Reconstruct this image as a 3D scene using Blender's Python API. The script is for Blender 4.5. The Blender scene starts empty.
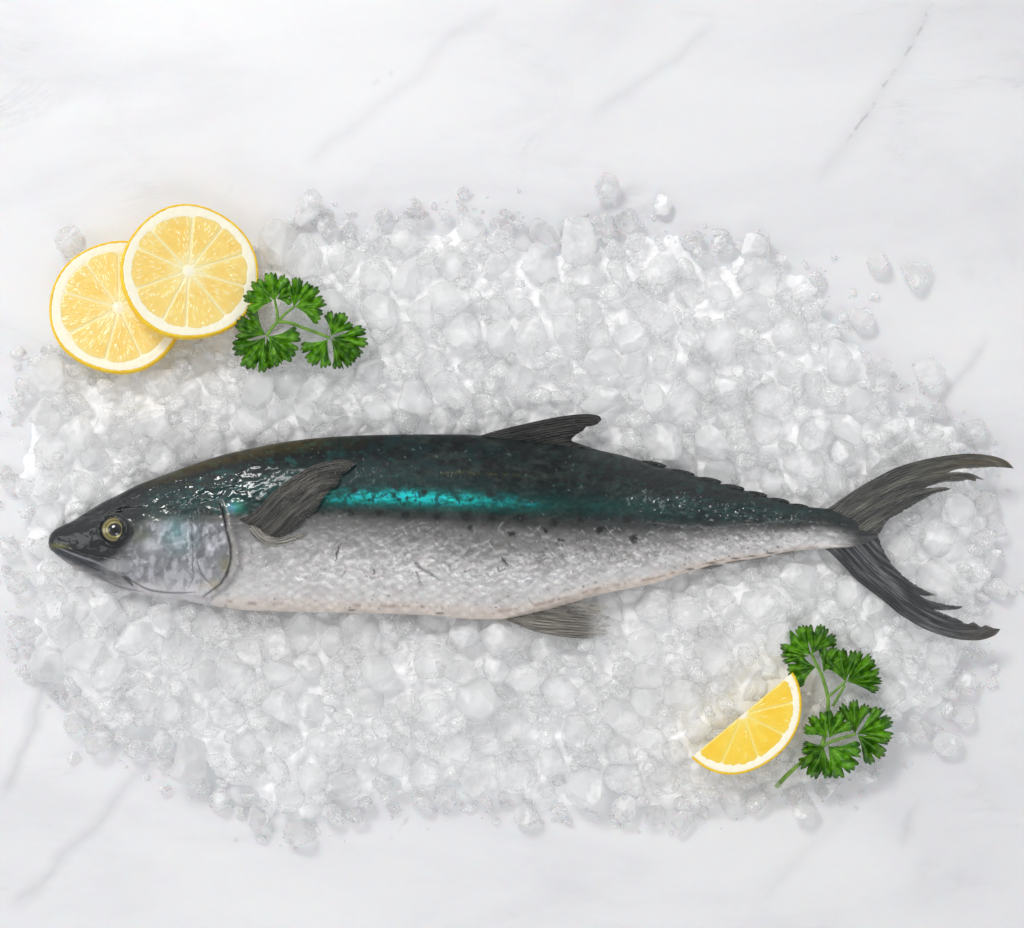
import bpy, math, random
import numpy as np
from mathutils import Vector, Matrix, Euler
from mathutils.geometry import delaunay_2d_cdt

# ------------------------------------------------------------------ camera, world, lamps, exposure
S = 0.0005                 # one unit of the layout = half a millimetre
D = 3000.0                 # camera height in layout units (1.5 m)
scene = bpy.context.scene
C = scene.collection
cam_d = bpy.data.cameras.new("camera"); cam = bpy.data.objects.new("camera", cam_d); C.objects.link(cam)
cam.location = (0, 0, D * S)
cam_d.sensor_fit = 'HORIZONTAL'
cam_d.angle = 2 * math.atan(512 / D)
cam_d.clip_start = 0.01; cam_d.clip_end = 50
scene.camera = cam

world = bpy.data.worlds.new("World"); scene.world = world; world.use_nodes = True
wn = world.node_tree; wn.nodes.clear()
w_out = wn.nodes.new('ShaderNodeOutputWorld'); w_bg = wn.nodes.new('ShaderNodeBackground')
w_tc = wn.nodes.new('ShaderNodeTexCoord'); w_sep = wn.nodes.new('ShaderNodeSeparateXYZ')
w_rmp = wn.nodes.new('ShaderNodeValToRGB')
wn.links.new(w_tc.outputs['Generated'], w_sep.inputs[0]); wn.links.new(w_sep.outputs['Z'], w_rmp.inputs[0])
w_rmp.color_ramp.elements[0].position = 0.0; w_rmp.color_ramp.elements[0].color = (0.98, 0.99, 1.0, 1)
w_rmp.color_ramp.elements[1].position = 1.0; w_rmp.color_ramp.elements[1].color = (0.40, 0.405, 0.41, 1)
e = w_rmp.color_ramp.elements.new(0.75); e.color = (0.80, 0.81, 0.83, 1)
wn.links.new(w_rmp.outputs[0], w_bg.inputs[0]); wn.links.new(w_bg.outputs[0], w_out.inputs[0])
w_bg.inputs[1].default_value = 0.80

def area(name, loc, target, size, size_y, power, col):
    l = bpy.data.lights.new(name, 'AREA'); l.shape = 'RECTANGLE'; l.size = size; l.size_y = size_y
    l.energy = power; l.color = col
    o = bpy.data.objects.new(name, l); C.objects.link(o); o.location = loc
    o.rotation_euler = (Vector(target) - Vector(loc)).to_track_quat('-Z', 'Y').to_euler()
    return o
area("softbox_lamp", (-1.75, 3.0, 4.4), (-0.02, 0, 0), 1.7, 1.1, 128.0, (1.0, 0.985, 0.965))
area("left_lamp", (-3.6, 0.2, 2.6), (0, 0, 0), 1.6, 1.6, 20.0, (0.97, 0.985, 1.0))  # broad weak area lamp from the left

area("fill_lamp", (0.5, -2.3, 4.2), (0, 0, 0), 1.5, 1.3, 22.0, (1.0, 0.995, 0.985))  # unseen fill, added so the silver flank picks up glints
scene.view_settings.view_transform = 'Standard'; scene.view_settings.look = 'None'
scene.view_settings.exposure = 0.0; scene.view_settings.gamma = 1.0
cy = scene.cycles
cy.use_denoising = True
try: cy.denoiser = 'OPENIMAGEDENOISE'
except Exception: pass
cy.max_bounces = 14; cy.transmission_bounces = 10; cy.transparent_max_bounces = 20; cy.diffuse_bounces = 8
cy.use_adaptive_sampling = True; cy.adaptive_threshold = 0.03; cy.glossy_bounces = 4
cy.sample_clamp_indirect = 4.0; cy.caustics_refractive = True; cy.caustics_reflective = False
cy.blur_glossy = 0.3

rng = np.random.default_rng(7); random.seed(7)

# ------------------------------------------------------------------ helpers
def W(px, py, z=0.0):
    k = (D - z) / D
    return Vector(((px - 512) * k * S, (464 - py) * k * S, z * S))
def Wn(X, Y, Z):
    k = (D - Z) / D
    return np.stack([(X - 512) * k * S, (464 - Y) * k * S, Z * S], -1)
def lin(c):
    c = np.asarray(c, float) / 255.0
    return np.where(c <= 0.04045, c / 12.92, ((c + 0.055) / 1.055) ** 2.4)
def L4(r, g, b): return tuple(float(v) for v in lin((r, g, b))) + (1.0,)
def sstep(a, b, x):
    t = np.clip((x - a) / (b - a), 0, 1); return t * t * (3 - 2 * t)
def noise2(x, y, seed=0):
    xi = np.floor(x).astype(np.int64); yi = np.floor(y).astype(np.int64)
    fx = x - xi; fy = y - yi; fx = fx * fx * (3 - 2 * fx); fy = fy * fy * (3 - 2 * fy)
    def h(a, b):
        n = (a * 374761393 + b * 668265263 + seed * 1442695041) & 0xffffffff
        n = ((n ^ (n >> 13)) * 1274126177) & 0xffffffff
        n = ((n ^ (n >> 16)) * 2246822519) & 0xffffffff
        return ((n ^ (n >> 15)) & 0xffff) / 65535.0
    return (h(xi, yi) * (1 - fx) + h(xi + 1, yi) * fx) * (1 - fy) + (h(xi, yi + 1) * (1 - fx) + h(xi + 1, yi + 1) * fx) * fy
def fbm(x, y, seed=0, oct=4):
    v = 0; a = 0.5; t = 0
    for i in range(oct):
        v = v + a * noise2(x * 2 ** i + 17.3 * i, y * 2 ** i - 9.1 * i, seed + i); t += a; a *= 0.55
    return v / t
def pchip(xs, ys, x):
    xs = np.asarray(xs, float); ys = np.asarray(ys, float); h = np.diff(xs); d = np.diff(ys) / h
    m = np.zeros_like(xs); m[0] = d[0]; m[-1] = d[-1]
    for i in range(1, len(xs) - 1):
        if d[i - 1] * d[i] > 0:
            w1 = 2 * h[i] + h[i - 1]; w2 = h[i] + 2 * h[i - 1]; m[i] = (w1 + w2) / (w1 / d[i - 1] + w2 / d[i])
    i = np.clip(np.searchsorted(xs, x) - 1, 0, len(h) - 1); t = (x - xs[i]) / h[i]
    return ((2*t**3 - 3*t**2 + 1) * ys[i] + (t**3 - 2*t**2 + t) * h[i] * m[i] + (-2*t**3 + 3*t**2) * ys[i+1] + (t**3 - t**2) * h[i] * m[i+1])
def catmull(pts, n=8, closed=False):
    p = np.asarray(pts, float); out = []
    N = len(p); rngi = range(N if closed else N - 1)
    for i in rngi:
        p0 = p[(i - 1) % N] if (closed or i > 0) else p[0]; p1 = p[i]; p2 = p[(i + 1) % N]
        p3 = p[(i + 2) % N] if (closed or i + 2 < N) else p[-1]
        for k in range(n):
            t = k / n
            out.append(0.5 * ((2*p1) + (p2-p0)*t + (2*p0-5*p1+4*p2-p3)*t*t + (-p0+3*p1-3*p2+p3)*t**3))
    if not closed: out.append(p[-1])
    return np.array(out)
def seg_dist(X, Y, pts):
    """distance to a polyline and the arc length where it is nearest"""
    best = np.full(X.shape, 1e9); arc = np.zeros(X.shape); acc = 0
    for (ax, ay), (bx, by) in zip(pts[:-1], pts[1:]):
        dx, dy = bx - ax, by - ay; L = math.hypot(dx, dy)
        if L < 1e-9: continue
        t = np.clip(((X - ax) * dx + (Y - ay) * dy) / (L * L), 0, 1)
        d = np.hypot(X - ax - t * dx, Y - ay - t * dy)
        m = d < best; best = np.where(m, d, best); arc = np.where(m, acc + t * L, arc); acc += L
    return best, arc

def mesh_np(name, V, F, mat=None, parent=None, smooth=True, attrs=None, loc=None):
    """V (n,3) metres in the world; F (m,4) or (m,3) or list of arrays; attrs {name: (n,3|1)}"""
    me = bpy.data.meshes.new(name)
    V = np.asarray(V, np.float32)
    org = Vector((0, 0, 0))
    if loc is not None: org = Vector(loc)
    elif parent is not None: org = parent['_org'] if False else Vector(ORG.get(parent.name, (0, 0, 0)))
    V = V - np.array(org, np.float32)
    Fs = F if isinstance(F, list) else [F]
    Fs = [np.asarray(f, np.int32) for f in Fs if len(f)]
    nl = sum(f.size for f in Fs); nf = sum(len(f) for f in Fs)
    me.vertices.add(len(V)); me.vertices.foreach_set('co', V.ravel())
    me.loops.add(nl); me.loops.foreach_set('vertex_index', np.concatenate([f.ravel() for f in Fs]))
    tot = np.concatenate([np.full(len(f), f.shape[1], np.int32) for f in Fs])
    me.polygons.add(nf); me.polygons.foreach_set('loop_start', np.concatenate([[0], np.cumsum(tot)[:-1]]).astype(np.int32))
    try: me.polygons.foreach_set('loop_total', tot)
    except Exception: pass
    me.update(calc_edges=True); me.validate()
    if smooth: me.polygons.foreach_set('use_smooth', np.ones(len(me.polygons), bool))
    for k, a in (attrs or {}).items():
        a = np.asarray(a, np.float32)
        if a.ndim == 1:
            at = me.attributes.new(k, 'FLOAT', 'POINT'); at.data.foreach_set('value', a)
        else:
            at = me.attributes.new(k, 'FLOAT_COLOR', 'POINT')
            at.data.foreach_set('color', np.concatenate([a, np.ones((len(a), 1), np.float32)], 1).ravel())
    if mat: me.materials.append(mat)
    o = bpy.data.objects.new(name, me); C.objects.link(o)
    if loc is not None: o.location = org
    if parent is not None: o.parent = parent; ORG[o.name] = tuple(org)
    return o
ORG = {}
def empty(name, loc, label, cat, group=None):
    o = bpy.data.objects.new(name, None); C.objects.link(o); o.location = loc; o.empty_display_size = 0.01
    ORG[o.name] = tuple(loc); o['label'] = label; o['category'] = cat
    if group: o['group'] = group
    return o
def grid_faces(nu, nv, wrap_v=False):
    i = np.arange(nu - 1)[:, None]; j = np.arange(nv if wrap_v else nv - 1)[None, :]
    a = i * nv + j; b = i * nv + (j + 1) % nv; c = (i + 1) * nv + (j + 1) % nv; d = (i + 1) * nv + j
    return np.stack([a, b, c, d], -1).reshape(-1, 4)

# node helpers
class NT:
    def __init__(s, name):
        s.m = bpy.data.materials.new(name); s.m.use_nodes = True; s.t = s.m.node_tree; s.t.nodes.clear()
        s.out = s.n('ShaderNodeOutputMaterial')
    def n(s, typ, **kw):
        x = s.t.nodes.new(typ)
        for k, v in kw.items(): setattr(x, k, v)
        return x
    def l(s, a, b): s.t.links.new(a, b)
    def set(s, node, **kw):
        for k, v in kw.items():
            i = node.inputs[k.replace('_', ' ')]
            if isinstance(v, bpy.types.NodeSocket): s.l(v, i)
            else: i.default_value = v
        return node
    def noise(s, vec, scale, detail=3, rough=0.5, dist=0.0):
        x = s.n('ShaderNodeTexNoise'); s.l(vec, x.inputs['Vector'])
        x.inputs['Scale'].default_value = scale; x.inputs['Detail'].default_value = detail
        x.inputs['Roughness'].default_value = rough; x.inputs['Distortion'].default_value = dist
        return x.outputs['Fac']
    def ramp(s, fac, stops):
        x = s.n('ShaderNodeValToRGB'); s.l(fac, x.inputs[0]); cr = x.color_ramp
        while len(cr.elements) < len(stops): cr.elements.new(0.5)
        for el, (p, c) in zip(cr.elements, stops):
            el.position = p; el.color = c if isinstance(c, tuple) else (c, c, c, 1)
        return x.outputs[0]
    def math(s, op, a, b=None, c=None, clamp=False):
        x = s.n('ShaderNodeMath', operation=op, use_clamp=clamp)
        for k, v in enumerate((a, b, c)):
            if v is None: continue
            if isinstance(v, bpy.types.NodeSocket): s.l(v, x.inputs[k])
            else: x.inputs[k].default_value = v
        return x.outputs[0]
    def mix(s, fac, a, b, mode='MIX'):
        x = s.n('ShaderNodeMix', data_type='RGBA', blend_type=mode)
        for k, v in ((0, fac), (6, a), (7, b)):
            if isinstance(v, bpy.types.NodeSocket): s.l(v, x.inputs[k])
            else: x.inputs[k].default_value = v
        return x.outputs[2]
    def bump(s, h, dist, strength=1.0, normal=None):
        x = s.n('ShaderNodeBump'); s.l(h, x.inputs['Height']); x.inputs['Distance'].default_value = dist
        x.inputs['Strength'].default_value = strength
        if normal: s.l(normal, x.inputs['Normal'])
        return x.outputs[0]
    def attr(s, name):
        return s.n('ShaderNodeAttribute', attribute_name=name)
    def princ(s, **kw):
        x = s.n('ShaderNodeBsdfPrincipled'); s.set(x, **kw); s.l(x.outputs[0], s.out.inputs[0]); return x

# ------------------------------------------------------------------ marble slab (the setting)
m = NT('white_marble')
tc = m.n('ShaderNodeTexCoord'); ob = tc.outputs['Object']
def seg_vein(p0, p1, width, seed):
    """mask of one crack-like vein from p0 to p1, given in layout units, broken up by noise"""
    (ax, ay), (bx, by) = p0, p1
    ax, ay, bx, by = (ax-512)*S, (464-ay)*S, (bx-512)*S, (464-by)*S
    dv = m.n('ShaderNodeVectorMath', operation='ADD'); nz = m.n('ShaderNodeTexNoise'); m.l(ob, nz.inputs['Vector'])
    nz.inputs['Scale'].default_value = 22 + seed; nz.inputs['Detail'].default_value = 5
    sub = m.n('ShaderNodeVectorMath', operation='SUBTRACT'); m.l(nz.outputs['Color'], sub.inputs[0]); sub.inputs[1].default_value = (.5, .5, .5)
    sc = m.n('ShaderNodeVectorMath', operation='SCALE'); m.l(sub.outputs[0], sc.inputs[0]); sc.inputs['Scale'].default_value = 0.018
    m.l(ob, dv.inputs[0]); m.l(sc.outputs[0], dv.inputs[1])
    sp = m.n('ShaderNodeSeparateXYZ'); m.l(dv.outputs[0], sp.inputs[0])
    L = math.hypot(bx-ax, by-ay); ux, uy = (bx-ax)/L, (by-ay)/L
    t = m.math('ADD', m.math('MULTIPLY', m.math('SUBTRACT', sp.outputs[0], ax), ux), m.math('MULTIPLY', m.math('SUBTRACT', sp.outputs[1], ay), uy))
    d = m.math('ABSOLUTE', m.math('ADD', m.math('MULTIPLY', m.math('SUBTRACT', sp.outputs[0], ax), -uy), m.math('MULTIPLY', m.math('SUBTRACT', sp.outputs[1], ay), ux)))
    a = m.math('SUBTRACT', 1.0, m.math('DIVIDE', d, width*S), clamp=True)
    inside = m.math('MULTIPLY', m.math('DIVIDE', t, 0.01, clamp=True), m.math('DIVIDE', m.math('SUBTRACT', L, t), 0.01, clamp=True))
    return m.math('MULTIPLY', m.math('POWER', a, 1.5), inside)
mp = m.n('ShaderNodeMapping'); m.l(ob, mp.inputs[0]); mp.inputs['Rotation'].default_value = (0, 0, math.radians(-38))
mp.inputs['Scale'].default_value = (1.0, 2.6, 1.0)
cloud = m.noise(mp.outputs[0], 5.5, 5, 0.55, 0.6)
v1 = m.noise(mp.outputs[0], 7.0, 7, 0.6, 1.2)
vein = m.math('POWER', m.math('SUBTRACT', 1.0, m.math('MULTIPLY', m.math('ABSOLUTE', m.math('SUBTRACT', v1, 0.5)), 34.0), clamp=True), 1.4)
gate = m.ramp(m.noise(ob, 24, 4, 0.6), [(0.50, 0.0), (0.68, 1.0)])
gate2 = m.ramp(m.noise(ob, 9, 2, 0.5), [(0.46, 0.0), (0.62, 1.0)])
vv = m.math('MULTIPLY', m.math('MULTIPLY', vein, gate), gate2)
soft = m.math('MULTIPLY', m.math('POWER', m.math('SUBTRACT', 1.0, m.math('MULTIPLY', m.math('ABSOLUTE', m.math('SUBTRACT', v1, 0.5)), 9.0), clamp=True), 1.6), gate2)
base = m.ramp(cloud, [(0.30, L4(222, 222, 225)), (0.5, L4(231, 231, 233)), (0.75, L4(236, 236, 237))])
col = m.mix(m.math('MULTIPLY', soft, 0.13), base, L4(186, 187, 194))
col = m.mix(m.math('MULTIPLY', vv, 0.24), col, L4(150, 152, 158))
dots = m.ramp(m.noise(ob, 210, 2, 0.5), [(0.46, 0.0), (0.60, 1.0)])
for k, (p0, p1, w, st, brk) in enumerate([((934, 0), (846, 150), 2.6, .38, True), ((934, 0), (820, 190), 16, .10, False), ((500, 0), (300, 170), 15, .09, False),
        ((990, 330), (900, 470), 9, .16, False), ((1000, 440), (985, 560), 7, .13, False), ((0, 800), (60, 640), 12, .22, False), ((10, 910), (170, 740), 14, .17, False),
        ((720, 20), (590, 120), 12, .12, False), ((650, 180), (560, 230), 10, .15, False), ((395, 65), (370, 92), 4, .30, True), ((235, 182), (222, 196), 4, .4, True),
        ((920, 800), (905, 850), 9, .16, False), ((420, 790), (395, 840), 5, .25, True), ((850, 800), (760, 900), 16, .07, False), ((232, 700), (205, 770), 6, .25, True)]):
    mk = m.math('MULTIPLY', seg_vein(p0, p1, w, k), st)
    if brk: mk = m.math('MULTIPLY', mk, dots)
    col = m.mix(mk, col, L4(120, 122, 128))
m.princ(Base_Color=col, Roughness=m.ramp(cloud, [(0.3, 0.48), (0.7, 0.42)]), Subsurface_Weight=0.25, Subsurface_Scale=0.004,
        Specular_IOR_Level=0.3)
g = 1.2
slab = mesh_np('marble_surface', np.array([(-g, -g, 0), (g, -g, 0), (g, g, 0), (-g, g, 0), (-g, -g, -.03), (g, -g, -.03), (g, g, -.03), (-g, g, -.03)]),
               np.array([(0, 1, 2, 3), (7, 6, 5, 4), (0, 4, 5, 1), (1, 5, 6, 2), (2, 6, 7, 3), (3, 7, 4, 0)]), m.m, smooth=False)
slab['kind'] = 'structure'

# ------------------------------------------------------------------ the fish: outline and relief
TOP = [(48.2,543),(48.8,538.5),(51.5,533),(58,527.7),(71,521.5),(84,513.7),(101,503.2),(120.5,493.6),(138,484.9),(159,476.8),(181,468.6),(202,461.3),(224,454.6),(250,448.6),
       (284,442),(321,437.7),(359,435.4),(410,434.3),(464,434.4),(491,436.2),(518,439),(545,442),(571,445.5),(604,451.2),(638,459.6),(662,466.8),(691,474.2),(714,481.6),(743,489.8),
       (764,496),(786,502.3),(812,507.3),(829,508.8),(845,513),(860,521),(874,531),(878,535.5)]
BOT = [(48.2,543.6),(49.2,547.6),(53.7,552.4),(73,566.8),(94.6,578.7),(116,588),(138,593.6),(159,597),(181,599.4),(192,602.2),(213,605.9),(250,610.6),(300,612),(334,612.8),
       (383,613.8),(430,615.4),(477,619.4),(499,619.4),(515,617),(540,611.6),(570,603.4),(600,594.6),(634,587.7),(657,582.8),(681,574.8),(705,567.6),(733,561.7),(762,557.8),
       (786,552.6),(814,549),(829,548.5),(845,548),(860,545),(874,540),(878,536.5)]
BOUND_X = [48, 75, 100, 130, 160, 190, 222, 260, 330, 430, 520, 620, 700, 760, 820, 880]
BOUND_Y = [556, 548, 545, 524, 514, 519, 514, 517, 512, 517, 523, 527, 527, 525, 524, 532]
ZC = ([48, 120, 200, 400, 600, 750, 878], [34, 42, 50, 54, 52, 48, 46])     # height of the fish's mid-plane
def half_thick(x):
    a = 0.5 * (pchip(*zip(*BOT), x) - pchip(*zip(*TOP), x))
    return a * np.interp(x, [48, 60, 110, 200, 400, 650, 800, 840, 878], [0.85, 0.62, 0.50, 0.46, 0.42, 0.42, 0.50, 0.32, 0.22])
def prof(w): return np.clip(1 - np.abs(w) ** 2.25, 0, 1) ** 0.58
def fish_w(x, y):
    t = pchip(*zip(*TOP), np.clip(x, 48.3, 877.9)); b = pchip(*zip(*BOT), np.clip(x, 48.3, 877.9))
    return (y - 0.5 * (t + b)) / (0.5 * (b - t) + 1e-6)
def fish_top(x, y):
    return float(np.interp(x, *ZC) + half_thick(np.array(x)) * prof(fish_w(np.array(x), np.array(y))))

# pigment and relief canvas, two cells to a layout unit
cx0, cy0, cs = 40.0, 422.0, 2
cw, ch = int(850 * cs), int(206 * cs)
Yc, Xc = np.meshgrid(cy0 + np.arange(ch) / cs, cx0 + np.arange(cw) / cs, indexing='ij')
Tc = pchip(*zip(*TOP), np.clip(Xc[0], 48.3, 877.9))[None, :]; Bc = pchip(*zip(*BOT), np.clip(Xc[0], 48.3, 877.9))[None, :]
Vc = np.clip((Yc - Tc) / (Bc - Tc), -0.1, 1.1)
bd = np.interp(Xc, BOUND_X, BOUND_Y)
dy = Yc - bd                                           # below the boundary > 0
col = np.zeros(Yc.shape + (3,)); Hc = np.zeros(Yc.shape); Rc = np.full(Yc.shape, 0.34); Mc = np.full(Yc.shape, 0.38)
def blend(mask, c):
    global col
    mask = np.clip(mask, 0, 1)[..., None]; col = col * (1 - mask) + np.asarray(c) * mask
# silver flank
rel = np.clip(dy / np.maximum(Bc - bd, 5), 0, 1)
sil = np.stack([np.interp(rel, [0, .12, .35, .65, .85, 1], lin([98, 128, 166, 200, 218, 216])),
                np.interp(rel, [0, .12, .35, .65, .85, 1], lin([99, 128, 165, 199, 215, 207])),
                np.interp(rel, [0, .12, .35, .65, .85, 1], lin([99, 128, 165, 199, 213, 199]))], -1)
col[:] = sil
n1 = fbm(Xc / 9, Yc / 7, 3); n2 = fbm(Xc / 2.6 + Yc / 9, Yc / 2.4, 11); n3 = fbm(Xc / 34, Yc / 16, 21)
col *= (0.86 + 0.28 * n2)[..., None] * (0.80 + 0.40 * n1)[..., None]
blend(0.75 * sstep(0.46, 0.68, fbm(Xc / 6, Yc / 5, 31)) * np.interp(Xc, [280, 380, 480, 620, 700, 800], [.15, .35, .9, .9, .5, .3]) * sstep(0.62, 0.1, rel), lin((84, 84, 84)))
blend(0.40 * sstep(0.50, 0.68, fbm(Xc / 4.5 - Yc / 6, Yc / 2.2 - Xc / 9, 33)) * sstep(0.8, 0.1, rel) * sstep(300, 460, Xc), lin((104, 104, 104)))
blend(0.34 * sstep(0.46, 0.74, fbm(Xc / 9 + Yc / 11, Yc / 4.0 - Xc / 10, 35)) * sstep(0.05, 0.4, rel), lin((240, 240, 242)))
blend(0.35 * sstep(0.5, 0.7, fbm(Xc / 14, Yc / 9, 37)) * sstep(.1, .5, rel), lin((205, 196, 196)))
# the flank greys towards the lateral line, further down behind the middle of the body
gr = sstep(np.interp(Xc, [230, 400, 480, 620, 720, 820], [.22, .30, .72, .80, .55, .4]), 0.0, rel)
blend(.55 * gr * (.55 + .8 * fbm(Xc / 11, Yc / 6, 27)), lin((112, 110, 108)))
blend(.35 * sstep(.5, .66, fbm(Xc / 16, Yc / 9, 29)) * sstep(420, 520, Xc) * sstep(.95, .5, rel), lin((128, 126, 124)))
# dark back
rag = 7 * (fbm(Xc / 6, Yc / 3.5, 41) - 0.5) + 9 * (fbm(Xc / 25, Yc / 12, 43) - 0.5)
soft_w = np.interp(Xc, [48, 230, 300, 400, 600, 700, 880], [4, 4, 7, 12, 17, 9, 6])
back = sstep(soft_w, -soft_w, dy + rag)
tn = fbm(Xc / 13, Yc / 6, 51); tn2 = fbm(Xc / 3, Yc / 3, 53)
bk = lin((15, 21, 23))[None, None] * (0.2 + 1.4 * tn2)[..., None]
blend(back, bk)
teal_band = np.exp(-((dy + np.interp(Xc, [48, 200, 400, 600, 800], [14, 20, 40, 20, 12])) / np.interp(Xc, [48, 250, 600, 850], [9, 16, 16, 7])) ** 2)
tealx = np.interp(Xc, [48, 110, 180, 300, 420, 500, 580, 700, 800, 850], [.0, .30, .65, .75, .25, .10, .30, .5, .45, .15])
blend(back * tealx * teal_band * (0.15 + 0.9 * tn), lin((20, 74, 72)))
blend(back * 0.5 * sstep(0.55, 0.75, fbm(Xc / 7, Yc / 4, 57)) * tealx, lin((34, 104, 98)))
blend(back * 0.5 * sstep(0.48, 0.70, fbm(Xc / 17, Yc / 7, 58)) * np.interp(Xc, [340, 420, 640, 720], [0, 1, .8, 0]), lin((52, 66, 62)))
blend(back * 0.36 * sstep(0.10, 0.02, Vc) * np.interp(Xc, [70, 110, 300, 380], [0, 1, 1, 0]), lin((104, 92, 52)))
blend(0.55 * sstep(0.16, 0.0, Vc) * np.interp(Xc, [480, 620, 800], [0, 1, .6]) , lin((60, 66, 66)))
blend(back * 0.55 * sstep(0.50, 0.70, fbm(Xc / 4, Yc / 3, 59)), lin((9, 13, 15)))
blend(back * 0.10 * sstep(0.52, 0.66, fbm(Xc / 5, Yc / 4.0, 61)) * sstep(360, 440, Xc) * sstep(660, 560, Xc), lin((86, 90, 84)))
# yellow-green thread over the band
blend(0.22 * np.exp(-((Yc - np.interp(Xc, [320, 460, 600], [478, 472, 480])) / 1.6) ** 2) * np.interp(Xc, [400, 440, 520, 600], [0, 1, .5, 0]) * sstep(.42, .6, fbm(Xc / 5, Yc / 2, 63)), lin((120, 126, 60)))
# iridescent stripe
cyl = np.interp(Xc, [310, 345, 400, 470, 540, 640, 700], [500, 498, 498, 501, 505, 506, 510])
st_int = np.interp(Xc, [312, 330, 350, 400, 460, 485, 520, 560, 640, 700], [0, .55, .9, 1, .95, .7, .40, .14, .12, .0])
st = np.exp(-((Yc - cyl) / 8.5) ** 2) * st_int
blend(1.0 * st * (0.25 + 0.8 * fbm(Xc / 7, Yc / 3, 71)), lin((14, 132, 122)))
core = np.exp(-((Yc - cyl + 1.5 - 3 * (n1 - .5)) / 5.2) ** 2) * np.interp(Xc + 90 * (fbm(Xc / 9, Yc / 4, 75) - .5), [320, 350, 375, 425, 470, 545], [0, .55, 1, 1, .5, 0])
blend(core * sstep(0.33, 0.58, fbm(Xc / 6 + Yc / 12, Yc / 2.5, 73)), lin((24, 206, 204)))
blend(0.6 * core * sstep(0.58, 0.7, fbm(Xc / 4, Yc / 2.2, 79)), lin((60, 190, 235)))
blend(0.9 * st_int * np.exp(-((Yc - cyl) / 10) ** 2) * sstep(0.54, 0.62, fbm(Xc / 4.2, Yc / 5, 77)), lin((14, 48, 50)))
blend(.7 * st_int * sstep(.5, .62, fbm(Xc / 10, Yc / 7, 78)) * sstep(cyl + 1, cyl - 6, Yc), lin((16, 42, 44)))
Mc = np.where(back > .5, 0.12, Mc) + 0.35 * np.clip(core + .4 * st, 0, 1)
# dark smudge under the stripe and the row of spots
blend(0.75 * np.exp(-((Yc - bd + 1) / 4.5) ** 2) * np.interp(Xc, [300, 350, 600, 700], [0, 1, .75, .5]) * (0.45 + 0.7 * n1), lin((44, 48, 48)))
for sx, sy, sr in [(437, 516, 5), (466, 515, 6), (491, 518, 5), (521, 518, 6), (491, 494, 5), (406, 515, 4), (380, 513, 4), (554, 522, 5), (511, 534, 4), (580, 520, 4), (629, 519, 6), (634, 539, 5),
                   (545, 530, 3), (470, 527, 3), (600, 530, 4), (655, 523, 4), (350, 513, 4), (560, 540, 3), (355, 490, 4), (425, 492, 3), (395, 487, 3)]:
    d = np.hypot((Xc - sx) / 1.15, Yc - sy) + 6 * (fbm(Xc / 3.5, Yc / 3.0, 81) - .5)
    blend(0.85 * sstep(sr * 1.15, sr * 0.3, d), lin((30, 32, 33)))
# pale belly strip
blend(0.6 * sstep(0.90, 0.965, Vc) * np.interp(Xc, [180, 230, 500, 560, 760, 830], [0, .7, .8, 1, .8, 0]), lin((228, 212, 200)))
blend(0.5 * np.exp(-((Vc - 0.955) / 0.01) ** 2) * sstep(.5, .62, fbm(Xc / 12, Yc / 30, 83)), lin((140, 104, 88)))
for sx in (352, 440, 690, 712, 735, 752, 770):
    yy = np.interp(sx, *zip(*BOT)) - 3
    d = np.hypot((Xc - sx) / 5, (Yc - yy) / 1.2); blend(0.7 * sstep(1.3, .4, d), lin((62, 66, 72)))
# scratches, flecks and painted glints
def patch(x0, x1, y0, y1):
    a = max(0, int((x0 - cx0) * cs)); b = min(cw, int((x1 - cx0) * cs) + 1); c = max(0, int((y0 - cy0) * cs)); d = min(ch, int((y1 - cy0) * cs) + 1)
    return slice(c, d), slice(a, b)
def stroke(pts, wd, c, alpha, h=0.0, taper=True, jit=0.0, rough=None):
    xs = [p[0] for p in pts]; ys = [p[1] for p in pts]
    sl = patch(min(xs) - 3 * wd - 2, max(xs) + 3 * wd + 2, min(ys) - 3 * wd - 2, max(ys) + 3 * wd + 2)
    X = Xc[sl]; Y = Yc[sl]
    if X.size == 0: return
    if jit: X = X + jit * (fbm(X / 3, Y / 3, 91) - .5); Y = Y + jit * (fbm(X / 3, Y / 3, 92) - .5)
    d, arc = seg_dist(X, Y, pts); L = arc.max() + 1e-6
    w_ = wd * (np.clip(np.sin(np.pi * np.clip(arc / L, 0.03, 0.97)) ** 0.5, .15, 1) if taper else 1)
    mk = np.exp(-(d / w_) ** 2)
    if c is not None: col[sl] = col[sl] * (1 - alpha * mk[..., None]) + lin(c) * alpha * mk[..., None]
    Hc[sl] += h * mk
    if rough is not None: Rc[sl] = Rc[sl] * (1 - mk) + rough * mk
R_ = random.Random(5)
for k in range(900):
    x = R_.uniform(250, 815); 
    lo = float(np.interp(x, BOUND_X, BOUND_Y)) + 3; hi = float(np.interp(x, *zip(*BOT))) - 7
    y = R_.uniform(lo, hi); a = math.radians(R_.choice([R_.gauss(48, 14), R_.gauss(-32, 16), R_.gauss(35, 10)])); l = R_.uniform(1.5, 6) * (1.0 if R_.random() < .92 else 2.0)
    if x < 400: l *= 0.6
    p = [(x, y), (x + l * math.cos(a) * .5, y + l * math.sin(a) * .5), (x + l * math.cos(a + R_.uniform(-.4, .4)), y + l * math.sin(a))]
    br = R_.random()
    if br < .62: stroke(p, R_.uniform(.35, .8), (232, 232, 236), R_.uniform(.08, .34), h=R_.uniform(.1, .35), jit=1.2)
    else: stroke(p, R_.uniform(.35, .7), (92, 92, 94), R_.uniform(.25, .55), h=-.2)
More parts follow.
